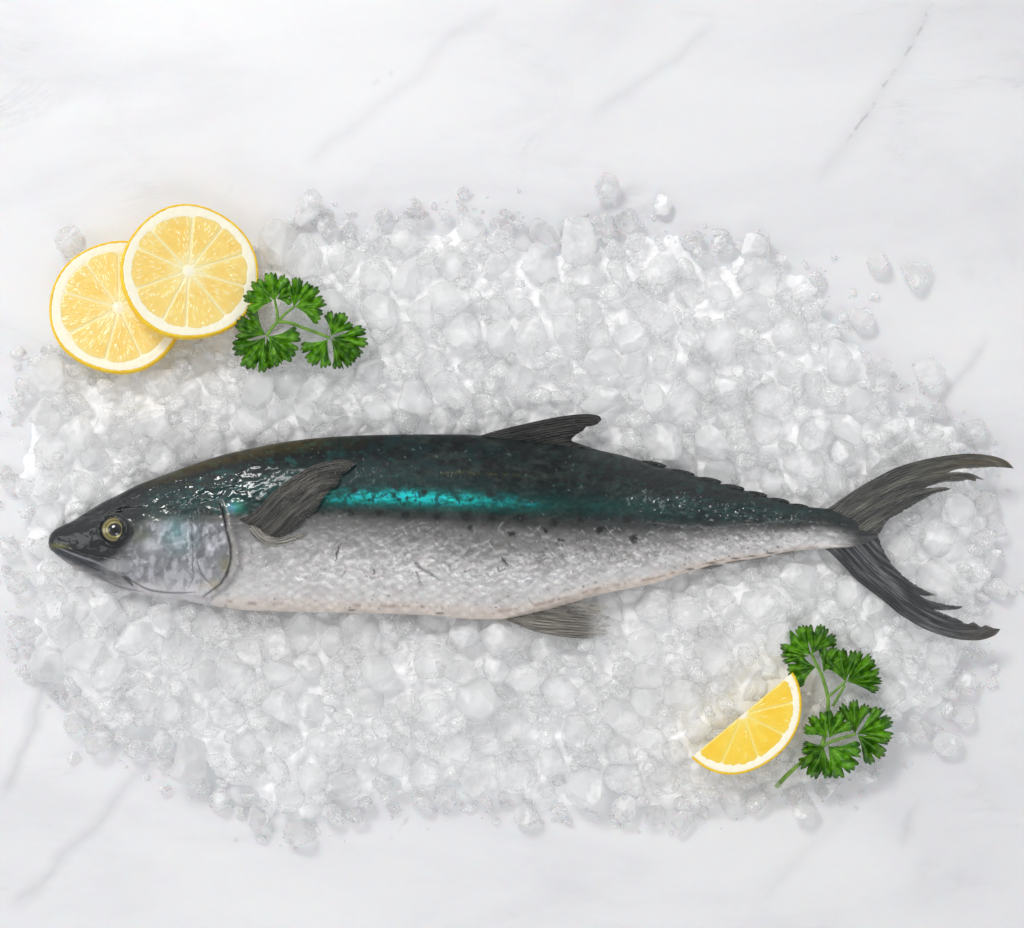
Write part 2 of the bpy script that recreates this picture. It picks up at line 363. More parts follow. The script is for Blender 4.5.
for p, w_, a in [([(341, 543), (338, 550), (335, 562)], 1.0, .95), ([(373, 569), (374, 573), (372, 575)], 1.1, .9), ([(413, 561), (420, 568), (430, 574), (440, 580)], 1.4, .75), ([(416, 571), (419, 580), (422, 585)], .8, .8),
                 ([(346, 571), (341, 578)], .6, .7), ([(501, 556), (505, 562), (508, 565)], 1.1, .9), ([(497, 565), (500, 571), (506, 568)], .9, .8), ([(440, 561), (449, 566), (452, 575)], .8, .5),
                 ([(251, 550), (252, 555)], .8, .7), ([(361, 570), (368, 578), (386, 577)], .5, .5), ([(489, 540), (494, 546)], .8, .7)]:
    stroke(p, w_, (30, 30, 34), a * .9, h=-.3, jit=3.5)
for p in [[(538, 528), (546, 542), (556, 556), (572, 568)], [(486, 540), (497, 552)], [(605, 525), (612, 534), (625, 544)], [(432, 556), (444, 574), (455, 582)], [(458, 566), (470, 580), (484, 590)], [(600, 565), (616, 578)], [(515, 560), (528, 574)],  [(650, 530), (664, 540)]]:
    stroke(catmull(p, 4), .5, (214, 216, 220), .26, h=.25, jit=1.2)
for k in range(70):
    x = R_.uniform(240, 820); y = R_.uniform(float(np.interp(x, BOUND_X, BOUND_Y)) + 12, float(np.interp(x, *zip(*BOT))) - 5)
    stroke([(x, y), (x + R_.uniform(-1, 1), y + R_.uniform(-1, 1))], R_.uniform(.5, .95), (48, 48, 54), R_.uniform(.35, .85), taper=False)
# wet glints painted on the rear back, pale strokes over smooth raised bumps
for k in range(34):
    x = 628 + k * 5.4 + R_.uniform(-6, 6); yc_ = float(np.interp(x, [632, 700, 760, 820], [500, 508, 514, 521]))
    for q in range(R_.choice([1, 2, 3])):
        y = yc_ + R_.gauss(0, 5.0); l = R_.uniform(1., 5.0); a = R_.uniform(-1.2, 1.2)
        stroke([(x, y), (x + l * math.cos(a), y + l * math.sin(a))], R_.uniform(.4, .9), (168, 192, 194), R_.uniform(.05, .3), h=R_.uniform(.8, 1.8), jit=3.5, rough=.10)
stroke([(640, 521), (680, 526), (720, 527), (770, 522), (812, 520)], .9, (170, 176, 180), .16, h=.35, jit=6)
for k in range(90):      # small light flecks over the back
    x = R_.uniform(150, 620); t0 = float(np.interp(x, *zip(*TOP))); b0 = float(np.interp(x, BOUND_X, BOUND_Y)); y = R_.uniform(t0 + 6, b0 - 4); a = R_.uniform(0, 3.1); l = R_.uniform(.8, 3.6)
    stroke([(x, y), (x + l * math.cos(a), y + l * math.sin(a))], .5, (128, 146, 146), R_.uniform(.2, .55), h=.5)
# ---- head
head = sstep(232, 226, Xc - 0.0)
blend(.55 * np.exp(-((dy - 2) / 9) ** 2) * sstep(128, 140, Xc) * sstep(226, 205, Xc) * (.4 + n1), lin((56, 66, 60)))
cheek = sstep(0, 1, np.clip((Yc - 519) / 8, 0, 1)) * sstep(112, 138, Xc + 0.35 * (Yc - 560)) * sstep(231, 227, Xc + .0 * Yc)
blend(0.65 * cheek * back * 0, lin((150, 150, 154)))
blend(0.72 * cheek * sstep(594, 575, Yc), lin((108, 111, 118)))
blend(0.55 * cheek * sstep(.46, .64, fbm(Xc / 8, Yc / 12, 101)), lin((206, 206, 214)))
Hc += cheek * 1.6 * (fbm(Xc / 8, Yc / 11, 102, 2) - .5)
blend(0.45 * cheek * sstep(.5, .72, fbm(Xc / 5, Yc / 7, 103)), lin((92, 94, 98)))
blend(0.50 * np.exp(-(np.hypot((Xc - 178) / 16, (Yc - 535) / 15)) ** 2) * (0.4 + n1), lin((112, 168, 172)))
blend(0.45 * np.exp(-(np.hypot((Xc - 142) / 11, (Yc - 536) / 9)) ** 2), lin((104, 110, 74)))
blend(0.55 * np.exp(-(np.hypot((Xc - 151) / 9, (Yc - 545) / 6)) ** 2), lin((232, 234, 242)))
blend(0.60 * np.exp(-(np.hypot((Xc - 226) / 6, (Yc - 566) / 9)) ** 2), lin((150, 146, 108)))
blend(0.45 * np.exp(-(np.hypot((Xc - 214) / 9, (Yc - 585) / 6)) ** 2), lin((196, 186, 150)))
blend(0.7 * np.exp(-(np.hypot((Xc - 236) / 8, (Yc - 507) / 6)) ** 2), lin((60, 150, 130)))
blend(0.8 * np.exp(-(np.hypot((Xc - 231) / 4, (Yc - 508) / 4)) ** 2), lin((90, 170, 205)))
# dark snout and jaw
sn = sstep(142, 96, Xc + 0.55 * (Yc - 545) - 6 * (n1 - .5))
blend(0.95 * np.clip(sn + .5 * sstep(150, 120, Xc) * sstep(566, 552, Yc), 0, 1) * sstep(1.02, 0.8, Vc), lin((24, 28, 31)))
blend(0.30 * sn * sstep(552, 560, Yc) * sstep(.45, .7, fbm(Xc / 9 - Yc / 7, Yc / 3, 107)), lin((120, 124, 128)))
blend(0.6 * sstep(0.86, 0.96, Vc) * sstep(70, 110, Xc) * sstep(232, 200, Xc), lin((206, 206, 212)))
blend(0.8 * np.exp(-(np.hypot((Xc - 57) / 9, (Yc - 546.5) / 2.6)) ** 2), lin((132, 132, 62)))
# eye socket
de = np.hypot(Xc - 114.7, Yc - 529.5)
blend(0.95 * sstep(21, 15, de + 3 * (n1 - .5)), lin((20, 22, 24)))
Hc -= 1.6 * sstep(16, 11, de); Hc += 1.0 * np.exp(-((de - 16.5) / 2.0) ** 2)
# lines of the head
gill = catmull([(219, 500), (223, 512), (226, 528), (230.5, 548), (229.5, 566), (220, 584), (203, 597)], 8)
dg, _ = seg_dist(Xc, Yc, gill)
gx = np.interp(Yc, gill[:, 1], gill[:, 0])
Hc += 3.4 * sstep(1.0, -1.5, Xc - gx) * sstep(gx - 34, gx, Xc) * sstep(498, 510, Yc) * sstep(600, 588, Yc)
stroke(gill, 1.7, (40, 38, 38), .85, h=-.5, taper=True, jit=2.0)
stroke(gill - np.array([2.2, 0]), 1.2, (120, 116, 112), .35, h=-.2, jit=3)
stroke(gill + np.array([4.5, 1]), 2.2, (176, 171, 164), .5, h=.35, taper=True, jit=3)
stroke(gill + np.array([9, 1]), 4.5, (98, 96, 98), .55, h=0, taper=True, jit=4)
stroke(catmull([(192, 518), (193, 540), (192.5, 562), (193, 578), (188, 588)], 6), 1.3, (72, 74, 78), .65, h=-.6, jit=2.5)
stroke(catmull([(188, 518), (189, 540), (189, 565)], 6), 1.2, (196, 198, 204), .35, h=.3, jit=2.5)
stroke(catmull([(196, 558), (202, 574), (212, 586)], 6), .9, (74, 76, 80), .7, h=-.6)
stroke([(206, 540), (214, 535), (222, 533)], .6, (120, 122, 128), .6, h=-.3)
stroke(catmull([(49, 545), (62, 551), (76, 558), (92, 567), (106, 574)], 6), 1.2, (22, 22, 24), .75, h=-.9, taper=True, jit=2)
blend(.8 * np.exp(-(np.abs((Yc - np.interp(Xc, [60, 90, 130, 150], [553, 569, 583, 590])) / 7.5)) ** 3) * sstep(142, 112, Xc) * (.55 + .8 * fbm(Xc / 9 - Yc / 9, Yc / 3, 108)), lin((56, 60, 66)))
stroke(catmull([(58, 548), (78, 556), (98, 563), (112, 570), (122, 573)], 6), 1.0, (150, 152, 156), .65, h=.6)
stroke(catmull([(64, 545), (84, 553), (104, 557), (120, 560)], 6), .9, (18, 19, 20), .7, h=-.6)
stroke(catmull([(118, 560), (126, 557), (132, 560), (133.5, 567), (129, 573), (121, 573), (117, 567)], 6, True), 1.4, (58, 60, 64), .38, h=-.25, taper=True, jit=5)
blend(.6 * np.exp(-(np.hypot((Xc - 125) / 5, (Yc - 566) / 5)) ** 2), lin((140, 142, 146)))
stroke(catmull([(122, 573), (134, 582), (150, 590), (175, 593), (196, 592)], 6), 1.1, (84, 86, 92), .8, h=-.8)
stroke(catmull([(122, 576), (128, 580), (133, 586)], 6), 2.2, (36, 38, 40), .8, h=-.6)
stroke(catmull([(98, 577), (120, 587), (145, 592)], 6), .8, (52, 54, 60), .6, h=-.4)
# wrinkled wet skin over the head
wr = np.exp(-((Yc - np.interp(Xc, [70, 120, 180, 240, 320], [520, 506, 494, 482, 470])) / np.interp(Xc, [70, 140, 250], [9, 13, 20])) ** 2) * np.interp(Xc, [60, 90, 225, 262, 330], [.6, 1, 1, .35, 0])
wx = Xc + 9 * (fbm(Xc / 12, Yc / 12, 111) - .5); wy = Yc + 9 * (fbm(Xc / 12, Yc / 12, 113) - .5)
wr2 = np.exp(-((Yc - (Tc + .31 * (Bc - Tc))) / (.10 * (Bc - Tc) + 2)) ** 2) * np.interp(Xc, [600, 650, 800, 836], [0, 1, 1, 0])
Hc += wr2 * 2.6 * (fbm(wx / 5 + wy / 9, wy / 3.2 - wx / 14, 117, 2) - .5)
Rc = Rc - .12 * wr2
Hc += wr * 6.0 * (fbm(wx / 15 + wy / 18, wy / 6.0, 115, 2) - .5)
Rc = Rc - 0.16 * wr
quiet = 1 - .75 * back * np.interp(Xc, [240, 290, 560, 640], [0, 1, 1, 0])
Hc += 0.6 * quiet * (1 - .5 * (1 - back)) * (fbm(Xc / 3.0, Yc / 2.6, 121, 2) - .5) * (0.6 + 0.6 * sstep(480, 640, Xc)) + 1.5 * quiet * (fbm(Xc / 13 + Yc / 30, Yc / 7, 123, 2) - .5)
sc_l = np.abs(np.sin((wx * .55 + wy) / 2.9)) * np.abs(np.sin((wx * .55 - wy) / 2.9)); fl_m = (1 - back) * np.interp(Xc, [235, 300, 800, 860], [0, 1, 1, 0])
Hc += .20 * sc_l * fl_m; col *= (1 + (.22 * (sc_l - .4)) * fl_m * (.4 + n1))[..., None]
# lengthwise muscle folds at the tail root
Hc += 0.7 * np.sin((Yc - np.interp(Xc, [740, 878], [525, 534])) / 2.3) * sstep(760, 820, Xc)
Hc += 1.6 * np.exp(-((Yc - np.interp(Xc, [700, 800, 878], [524, 529, 534])) / 4) ** 2) * sstep(760, 840, Xc)
blend(.5 * sstep(820, 868, Xc) * sstep(.35, .6, fbm(Xc / 14, Yc / 2, 125)), lin((50, 54, 56)))
blend(.85 * sstep(832, 862, Xc + 4 * (n1 - .5)), lin((44, 48, 49)))
Rc += 0.14 * (fbm(Xc / 5, Yc / 4, 131) - .5)
Rc = np.clip(Rc + 0.10 * back * (1 - wr), .1, .6)
Kc = np.clip(.34 * (1 - back) + back * np.interp(Xc, [48, 230, 290, 560, 640, 880], [.6, .6, .07, .07, .8, .8]) + .6 * wr + .5 * core, 0, 1)
Kc *= 1 - .5 * sstep(.2, .0, Vc); col = np.clip(col, 0.003, .9)

def sample(A, x, y):
    u = np.clip((x - cx0) * cs, 0, cw - 1.001); v = np.clip((y - cy0) * cs, 0, ch - 1.001)
    i = u.astype(int); j = v.astype(int); fu = u - i; fv = v - j
    if A.ndim == 3: fu = fu[..., None]; fv = fv[..., None]
    return (A[j, i] * (1 - fu) + A[j, i + 1] * fu) * (1 - fv) + (A[j + 1, i] * (1 - fu) + A[j + 1, i + 1] * fu) * fv

# materials of the fish
m = NT('wet_fish_skin'); a = m.attr('pigment'); fa = m.attr('finish')
sp = m.n('ShaderNodeSeparateColor'); m.l(fa.outputs['Color'], sp.inputs[0])
tc = m.n('ShaderNodeTexCoord'); ob = tc.outputs['Object']
fine = m.noise(ob, 1500, 3, .6); med = m.noise(ob, 420, 3, .6, .6)
colr = m.mix(0.35, a.outputs['Color'], m.ramp(fine, [(0.3, .35), (0.7, .65)]), 'OVERLAY')
bmp = m.bump(m.math('ADD', m.math('MULTIPLY', fine, .35), med), 0.00028, 0.40)
m.princ(Base_Color=colr, Roughness=sp.outputs[0], Metallic=sp.outputs[1], Normal=bmp, Coat_Weight=sp.outputs[2], Coat_Roughness=0.06, Coat_IOR=1.55,
        Coat_Normal=m.bump(m.noise(ob, 260, 2, .5, .8), 0.0006, .35), Specular_IOR_Level=.22, Subsurface_Weight=0.08, Subsurface_Scale=0.003)
M_SKIN = m.m
m = NT('fin_membrane'); a = m.attr('pigment'); ray = m.attr('ray')
rr = m.n('ShaderNodeCombineXYZ'); sp = m.n('ShaderNodeSeparateColor'); m.l(ray.outputs['Color'], sp.inputs[0]); thin_o = sp.outputs[2]
m.l(m.math('MULTIPLY', sp.outputs[0], 1.0), rr.inputs[0]); m.l(m.math('MULTIPLY', sp.outputs[1], .06), rr.inputs[1])
fn = m.noise(rr.outputs[0], 0.62, 2, .6); fn2 = m.noise(rr.outputs[0], 1.6, 2, .5)
colr = m.mix(.6, a.outputs['Color'], m.ramp(fn, [(0.38, .12), (0.62, .86)]), 'OVERLAY')
wv_ = m.math('SINE', m.math('ADD', m.math('MULTIPLY', sp.outputs[0], 2.5), m.math('MULTIPLY', fn, 2.5)))
colr = m.mix(.55, colr, m.ramp(m.math('MULTIPLY_ADD', wv_, .5, .5), [(0.05, .30), (0.45, 1.0)]), 'MULTIPLY')
bmp = m.bump(m.math('ADD', m.math('ADD', fn, m.math('MULTIPLY', fn2, .6)), m.math('MULTIPLY', wv_, .22)), 0.0012, .8)
p = m.princ(Base_Color=colr, Roughness=.36, Normal=bmp, Coat_Weight=.75, Coat_Roughness=.08, Coat_Normal=bmp, Specular_IOR_Level=.3)
tpn = m.n('ShaderNodeBsdfTransparent'); mxn = m.n('ShaderNodeMixShader'); m.l(m.math('MULTIPLY', thin_o, m.ramp(fn, [(0.40, 1.0), (0.60, .35)])), mxn.inputs[0])
m.l(p.outputs[0], mxn.inputs[1]); m.l(tpn.outputs[0], mxn.inputs[2]); m.l(mxn.outputs[0], m.out.inputs[0])
M_FIN = m.m

NU, NV, NB = 1180, 230, 60
u = np.linspace(0, 1, NU); xs = 48.2 + 829.8 * (0.06 * u ** 2.2 + 0.94 * u) ** 1.0
xs = 48.2 + 829.8 * np.where(u < .04, .04 * (u / .04) ** 1.8, u)
tp = pchip(*zip(*TOP), xs); bt = pchip(*zip(*BOT), xs)
th = np.concatenate([np.linspace(0, np.pi, NV), np.linspace(np.pi, 2 * np.pi, NB + 2)[1:-1]])
w = -np.cos(th)[None, :]; upper = (np.sin(th) >= -1e-6)[None, :]
# even out spacing on the visible side
wv = np.concatenate([np.sign(np.linspace(-1, 1, NV)) * (1 - (1 - np.abs(np.linspace(-1, 1, NV))) ** 1.35), -np.linspace(-1, 1, NB + 2)[1:-1]])
w = wv[None, :] * np.ones((NU, 1))
Xg = xs[:, None] * np.ones_like(w); Yg = (0.5 * (tp + bt))[:, None] + (0.5 * (bt - tp))[:, None] * w
sgn = np.concatenate([np.ones(NV), -np.ones(NB)])[None, :]
zc = np.interp(xs, *ZC)[:, None]; bb = half_thick(np.clip(xs, 48.25, 877.9))[:, None]
Hs = sample(Hc, Xg, Yg)
edge = np.clip((1 - np.abs(w)) / .10, 0, 1)
Zg = zc + sgn * (bb * prof(w) + Hs * edge * np.where(sgn > 0, 1, .6) * np.clip((xs[:, None] - 48) / 12, 0, 1))
V = Wn(Xg, Yg, Zg).reshape(-1, 3)
pig = sample(col, Xg, Yg).reshape(-1, 3); fin_ = np.stack([sample(Rc, Xg, Yg), sample(Mc, Xg, Yg), sample(Kc, Xg, Yg)], -1).reshape(-1, 3)
NVT = NV + NB
F = grid_faces(NU, NVT, True)
# close both ends
V = np.concatenate([V, Wn(np.array([48.0, 878.4]), np.array([543.3, 536.0]), np.array([34.0, 46.0]))]); n0 = NU * NVT
pig = np.concatenate([pig, pig[[0]], pig[[n0 - 1]]]); fin_ = np.concatenate([fin_, fin_[[0]], fin_[[n0 - 1]]])
j = np.arange(NVT); j2 = (j + 1) % NVT
caps = np.concatenate([np.stack([np.full(NVT, n0), j2, j], -1), np.stack([np.full(NVT, n0 + 1), (NU - 1) * NVT + j, (NU - 1) * NVT + j2], -1)])
fish = empty('mackerel', W(450, 525, 14), 'whole raw mackerel with dark green back, turquoise stripe and silver belly lying on crushed ice', 'fish')
body = mesh_np('body', V, [F, caps], M_SKIN, fish, attrs={'pigment': pig, 'finish': fin_})

def cdt_sheet(outline, step):
    """outline (n,2) -> triangulated sheet with inner points"""
    x0, y0 = outline.min(0); x1, y1 = outline.max(0)
    gx_, gy_ = np.meshgrid(np.arange(x0 + step / 2, x1, step), np.arange(y0 + step / 2, y1, step))
    gy_ = gy_ + (np.arange(gx_.shape[1]) % 2)[None, :] * step * .5
    P = np.stack([gx_.ravel(), gy_.ravel()], -1)
    ins = np.zeros(len(P), bool); n = len(outline)
    for i in range(n):
        a_, b_ = outline[i], outline[(i + 1) % n]
        c1 = (a_[1] > P[:, 1]) != (b_[1] > P[:, 1])
        with np.errstate(divide='ignore', invalid='ignore'):
            xi_ = (b_[0] - a_[0]) * (P[:, 1] - a_[1]) / (b_[1] - a_[1]) + a_[0]
        ins ^= c1 & (P[:, 0] < xi_)
    d, _ = seg_dist(P[:, 0], P[:, 1], np.vstack([outline, outline[:1]]))
    P = P[ins & (d > step * .45)]
    allp = [Vector(p) for p in outline] + [Vector(p) for p in P]
    res = delaunay_2d_cdt(allp, [], [list(range(n))], 1, 1e-5)
    return np.array([tuple(v) for v in res[0]]), np.array([f for f in res[2] if len(f) == 3])
def ragged(pts, amp, seed, dens=1.4):
    out = []; r = random.Random(seed)
    pts = np.asarray(pts, float)
    for a_, b_ in zip(pts[:-1], pts[1:]):
        L = np.hypot(*(b_ - a_)); k = max(1, int(L / dens)); nrm = np.array([-(b_ - a_)[1], (b_ - a_)[0]]) / (L + 1e-9)
        for q in range(k): out.append(a_ + (b_ - a_) * q / k + nrm * r.uniform(-amp, amp) * (q > 0))
    out.append(pts[-1]); return np.array(out)
def fin(name, outline, lead, colour_fn, zfn, thick=1.6, step=1.15, ridge=0.22, thin=None):
    P, T = cdt_sheet(outline, step)
    d, arc = seg_dist(P[:, 0], P[:, 1], lead)
    z = zfn(P[:, 0], P[:, 1]) + ridge * (fbm(d / 2.6, arc / 60, 211, 2) - .5) * 2
    dd, _ = seg_dist(P[:, 0], P[:, 1], np.vstack([outline, outline[:1]]))
    t = thick * (0.35 + 0.65 * np.clip(dd / 4, 0, 1))
    n = len(P)
    V = np.concatenate([Wn(P[:, 0], P[:, 1], z + t / 2), Wn(P[:, 0], P[:, 1], z - t / 2)])
    # border edges
    E = {}
    for a_, b_, c_ in T:
        for e_ in ((a_, b_), (b_, c_), (c_, a_)): E[e_] = 1
    bord = [e_ for e_ in E if (e_[1], e_[0]) not in E]
    # layout y points down, so the winding is flipped once in the world
    top_f = T[:, ::-1]; bot_f = T + n
    side = np.array([(b_, a_, a_ + n, b_ + n) for a_, b_ in bord])[:, ::-1]
    pg = np.clip(colour_fn(P[:, 0], P[:, 1], d, arc), .004, .85); pg = np.concatenate([pg, pg]); th_ = 0 * d if thin is None else np.clip(thin(P[:, 0], P[:, 1], d, dd), 0, .92); ry = np.stack([d, arc, th_], -1); ry = np.concatenate([ry, ry])
    return mesh_np(name, V, [np.concatenate([top_f, bot_f]), side], M_FIN, fish, attrs={'pigment': pg, 'ray': ry})
def cr(pts, o, s): return [(o[0] + x / s, o[1] + y / s) for x, y in pts]

def streak_col(c_dark, c_light, seed, tip=None, tipfn=None):
    def f(x, y, d, arc):
        n_ = sstep(.35, .7, fbm(d / 2.4, arc / 40, seed, 2))[:, None] * (0.55 + .6 * fbm(x / 14, y / 14, seed + 5))[:, None]
        c = lin(c_dark) * (1 - n_) + lin(c_light) * n_
        if tip is not None:
            k = np.clip(tipfn(x, y, d, arc), 0, 1)[:, None]; c = c * (1 - k) + lin(tip) * k
        return c
    return f
o5, s5 = (800, 440), 4.42
up_lead = catmull(cr([(60, 330), (130, 297), (180, 262), (260, 210), (340, 165), (430, 120), (540, 88), (640, 70), (750, 60), (850, 70), (912, 92), (946, 126)], o5, s5), 6)
up_trail = ragged(catmull(cr([(946, 126), (905, 122), (850, 120), (770, 125), (700, 128), (655, 143)], o5, s5), 4), .35, 1)
up_f2 = ragged(catmull(cr([(655, 143), (700, 142), (765, 150), (816, 178)], o5, s5), 4), .3, 2)
up_f2b = ragged(catmull(cr([(816, 178), (780, 172), (776, 182), (740, 176), (700, 184), (640, 186), (590, 198), (548, 214)], o5, s5), 3), .5, 3)
up_f3 = ragged(catmull(cr([(548, 214), (600, 209), (640, 208), (668, 215)], o5, s5), 3), .3, 4)
up_f3b = ragged(catmull(cr([(668, 215), (640, 226), (585, 240), (540, 266), (480, 300), (430, 330), (382, 362), (350, 412), (320, 424), (240, 412), (120, 372)], o5, s5), 4), .7, 5)
tail_up = np.vstack([up_lead[:-1], up_trail[:-1], up_f2[:-1], up_f2b[:-1], up_f3[:-1], up_f3b])
zt_up = lambda x, y: 47.5 + 3 * np.sin((x - 830) / 60) - 0.030 * np.clip(x - 880, 0, 200) - 0.05 * (y - 500) * sstep(830, 880, x)
tf = fin('tail_fin', tail_up, up_lead, streak_col((54, 56, 54), (98, 97, 88), 301, (104, 92, 70), lambda x, y, d, arc: .55 * sstep(90, 30, np.hypot(x - 1000, y - 462)) * sstep(.35, .6, fbm(d / 2, arc / 30, 311))), zt_up, thin=lambda x, y, d, dd: .6 * np.exp(-dd / 2.2) * sstep(4, 9, d))
lo_lead = catmull(cr([(50, 470), (112, 482), (180, 545), (240, 610), (300, 660), (370, 712), (440, 770), (540, 830), (640, 868), (720, 884), (800, 884), (860, 864), (886, 836)], o5, s5), 6)
lo_a = ragged(catmull(cr([(886, 836), (850, 829), (820, 818), (800, 826), (768, 806), (735, 812), (700, 792), (640, 770), (596, 751)], o5, s5), 3), .5, 6)
lo_b = ragged(catmull(cr([(596, 751), (640, 753), (700, 748), (719, 735)], o5, s5), 3), .3, 7)
lo_c = ragged(catmull(cr([(719, 735), (660, 730), (600, 716), (560, 704), (528, 686)], o5, s5), 3), .4, 8)
lo_d = ragged(catmull(cr([(528, 686), (560, 690), (606, 686)], o5, s5), 3), .3, 9)
lo_e = ragged(catmull(cr([(606, 686), (570, 672), (530, 652), (470, 612), (430, 574), (400, 540), (366, 480), (346, 430), (320, 410), (240, 412), (100, 420)], o5, s5), 4), .8, 10)
tail_lo = np.vstack([lo_lead[:-1], lo_a[:-1], lo_b[:-1], lo_c[:-1], lo_d[:-1], lo_e])
zt_lo = lambda x, y: 46.0 - 0.035 * np.clip(x - 870, 0, 200) + 0.03 * (y - 560)
tf2 = fin('tail_fin', tail_lo, lo_lead, streak_col((50, 53, 56), (106, 108, 111), 321, (74, 66, 56), lambda x, y, d, arc: .6 * sstep(60, 10, np.hypot(x - 1000, y - 628)) + .5 * sstep(2.2, .5, d)), zt_lo, thin=lambda x, y, d, dd: .6 * np.exp(-dd / 2.2) * sstep(4, 9, d))
tf['label'] = 'upper lobe of the forked tail, olive grey with a frayed inner edge'
tf2['label'] = 'lower lobe of the forked tail, dark grey with wet silvery streaks'
o3, s3 = (410, 400), 3.714
ds_lead = catmull(cr([(255, 134), (300, 120), (350, 106), (420, 90), (500, 72), (580, 58), (650, 52), (700, 58), (711, 74)], o3, s3), 6)
ds_tr = ragged(catmull(cr([(711, 74), (694, 90), (672, 97), (655, 100), (640, 116), (618, 128), (600, 150), (640, 166), (700, 186), (730, 200), (640, 214), (560, 206), (470, 180), (380, 160), (300, 148)], o3, s3), 4), .3, 11)
dors = np.vstack([ds_lead[:-1], ds_tr])
fin('dorsal_fin', dors, ds_lead, streak_col((16, 17, 18), (58, 57, 53), 331, (20, 20, 20), lambda x, y, d, arc: .8 * sstep(2.5, .5, d)), lambda x, y: np.interp(x, *ZC) + 3 + 0.05 * (447 - y), 1.8)
an_lead = catmull(cr([(335, 806), (380, 826), (440, 852), (500, 868), (570, 880), (640, 886), (700, 886)], o3, s3), 6)
an_tr = ragged(catmull(cr([(700, 886), (738, 862), (700, 846), (746, 838), (708, 822), (744, 806), (700, 792), (738, 770), (690, 752), (600, 756), (520, 772), (430, 786), (350, 792)], o3, s3), 4), .5, 12)
anal = np.vstack([an_lead[:-1], an_tr])
an_o = fin('anal_fin', anal, catmull(cr([(345, 800), (480, 830), (760, 850)], o3, s3), 6),
    streak_col((112, 108, 100), (162, 156, 146), 341, (196, 190, 180), lambda x, y, d, arc: .7 * sstep(582, 606, x) + .4 * sstep(612, 604, y)), lambda x, y: np.interp(x, *ZC) + 2 - .06 * (y - 600), 1.4,
    thin=lambda x, y, d, dd: .85 * sstep(572, 606, x) + .45 * sstep(618, 606, y) + .3)
o2, s2 = (210, 400), 4.036
pc_lead = catmull(cr([(118, 482), (160, 462), (200, 428), (250, 375), (320, 320), (400, 272), (470, 249), (540, 241), (590, 256)], o2, s2), 6)
pc_tr = ragged(catmull(cr([(590, 256), (562, 284), (530, 308), (514, 345), (484, 366), (452, 408), (432, 440), (402, 468), (372, 504), (340, 528), (296, 548), (250, 552), (200, 530), (150, 500)], o2, s2), 4), .5, 13)
pect = np.vstack([pc_lead[:-1], pc_tr])
def on_fish(lift):
    def f(x, y):
        return np.interp(x, *ZC) + half_thick(np.asarray(x)) * prof(fish_w(x, y)) + lift(x, y)
    return f
pc_rays = catmull(cr([(150, 520), (250, 400), (400, 290), (600, 230)], o2, s2), 8)
fin('pectoral_fin', pect, pc_lead, streak_col((50, 50, 47), (92, 90, 83), 351, (28, 27, 26), lambda x, y, d, arc: .8 * sstep(9, 14, d) * sstep(.4, .7, fbm(d / 3, arc / 30, 353))), on_fish(lambda x, y: 1.2 + 2.4 * sstep(235, 330, x)), 1.0, thin=lambda x, y, d, dd: .15 + .7 * np.exp(-dd / 3.5) * sstep(3, 8, d))
# fleshy pale base of the pectoral fin
bs = catmull(cr([(160, 530), (190, 566), (235, 588), (300, 584), (350, 566), (392, 538), (360, 538), (310, 552), (262, 550), (225, 536), (190, 512), (165, 505)], o2, s2), 5, True)
bp = fin('fin_base', bs[::-1], bs[:20], streak_col((150, 146, 138), (176, 172, 162), 361), on_fish(lambda x, y: 1.6 + 0 * x), 2.0, thin=lambda x, y, d, dd: .8 * np.exp(-dd / 2.0))
for ch_ in fish.children:
    if ch_.name.startswith('pectoral_fin'):
        bp.parent = ch_; ORG[bp.name] = ORG[ch_.name]
# finlets along the back and under the tail root
for k, (fx, fy, ln_, up) in enumerate([(640, 460, 26, 1), (668, 468.4, 26, 1), (697, 476.4, 24, 1), (721, 483.6, 23, 1), (745, 490.6, 22, 1), (768, 497.4, 21, 1), (789, 503.2, 20, 1),
                                   (700, 569.2, 22, -1), (724, 563.6, 22, -1), (749, 559.8, 22, -1), (774, 555.4, 20, -1)]):
    sl_ = 0.27 if up > 0 else -0.18
    pts = [(0, 1.2 * up), (ln_ * .3, -1.4 * up), (ln_ * .7, -(2.6 if up > 0 else 1.5) * up), (ln_, -(1.8 if up > 0 else .8) * up), (ln_ * .96, .6 * up), (ln_ * .5, 2.0 * up)]
    o_ = catmull([(fx + a_, fy + b_ + a_ * sl_) for a_, b_ in pts], 4, True)
    if up < 0: o_ = o_[::-1]
    fin('finlet', o_, o_[:8], streak_col((22, 25, 27) if up > 0 else (120, 118, 116), (58, 60, 62) if up > 0 else (170, 164, 158), 371 + k), lambda x, y: np.interp(x, *ZC) + 1.5 + 0 * x, 1.6, step=1.2)
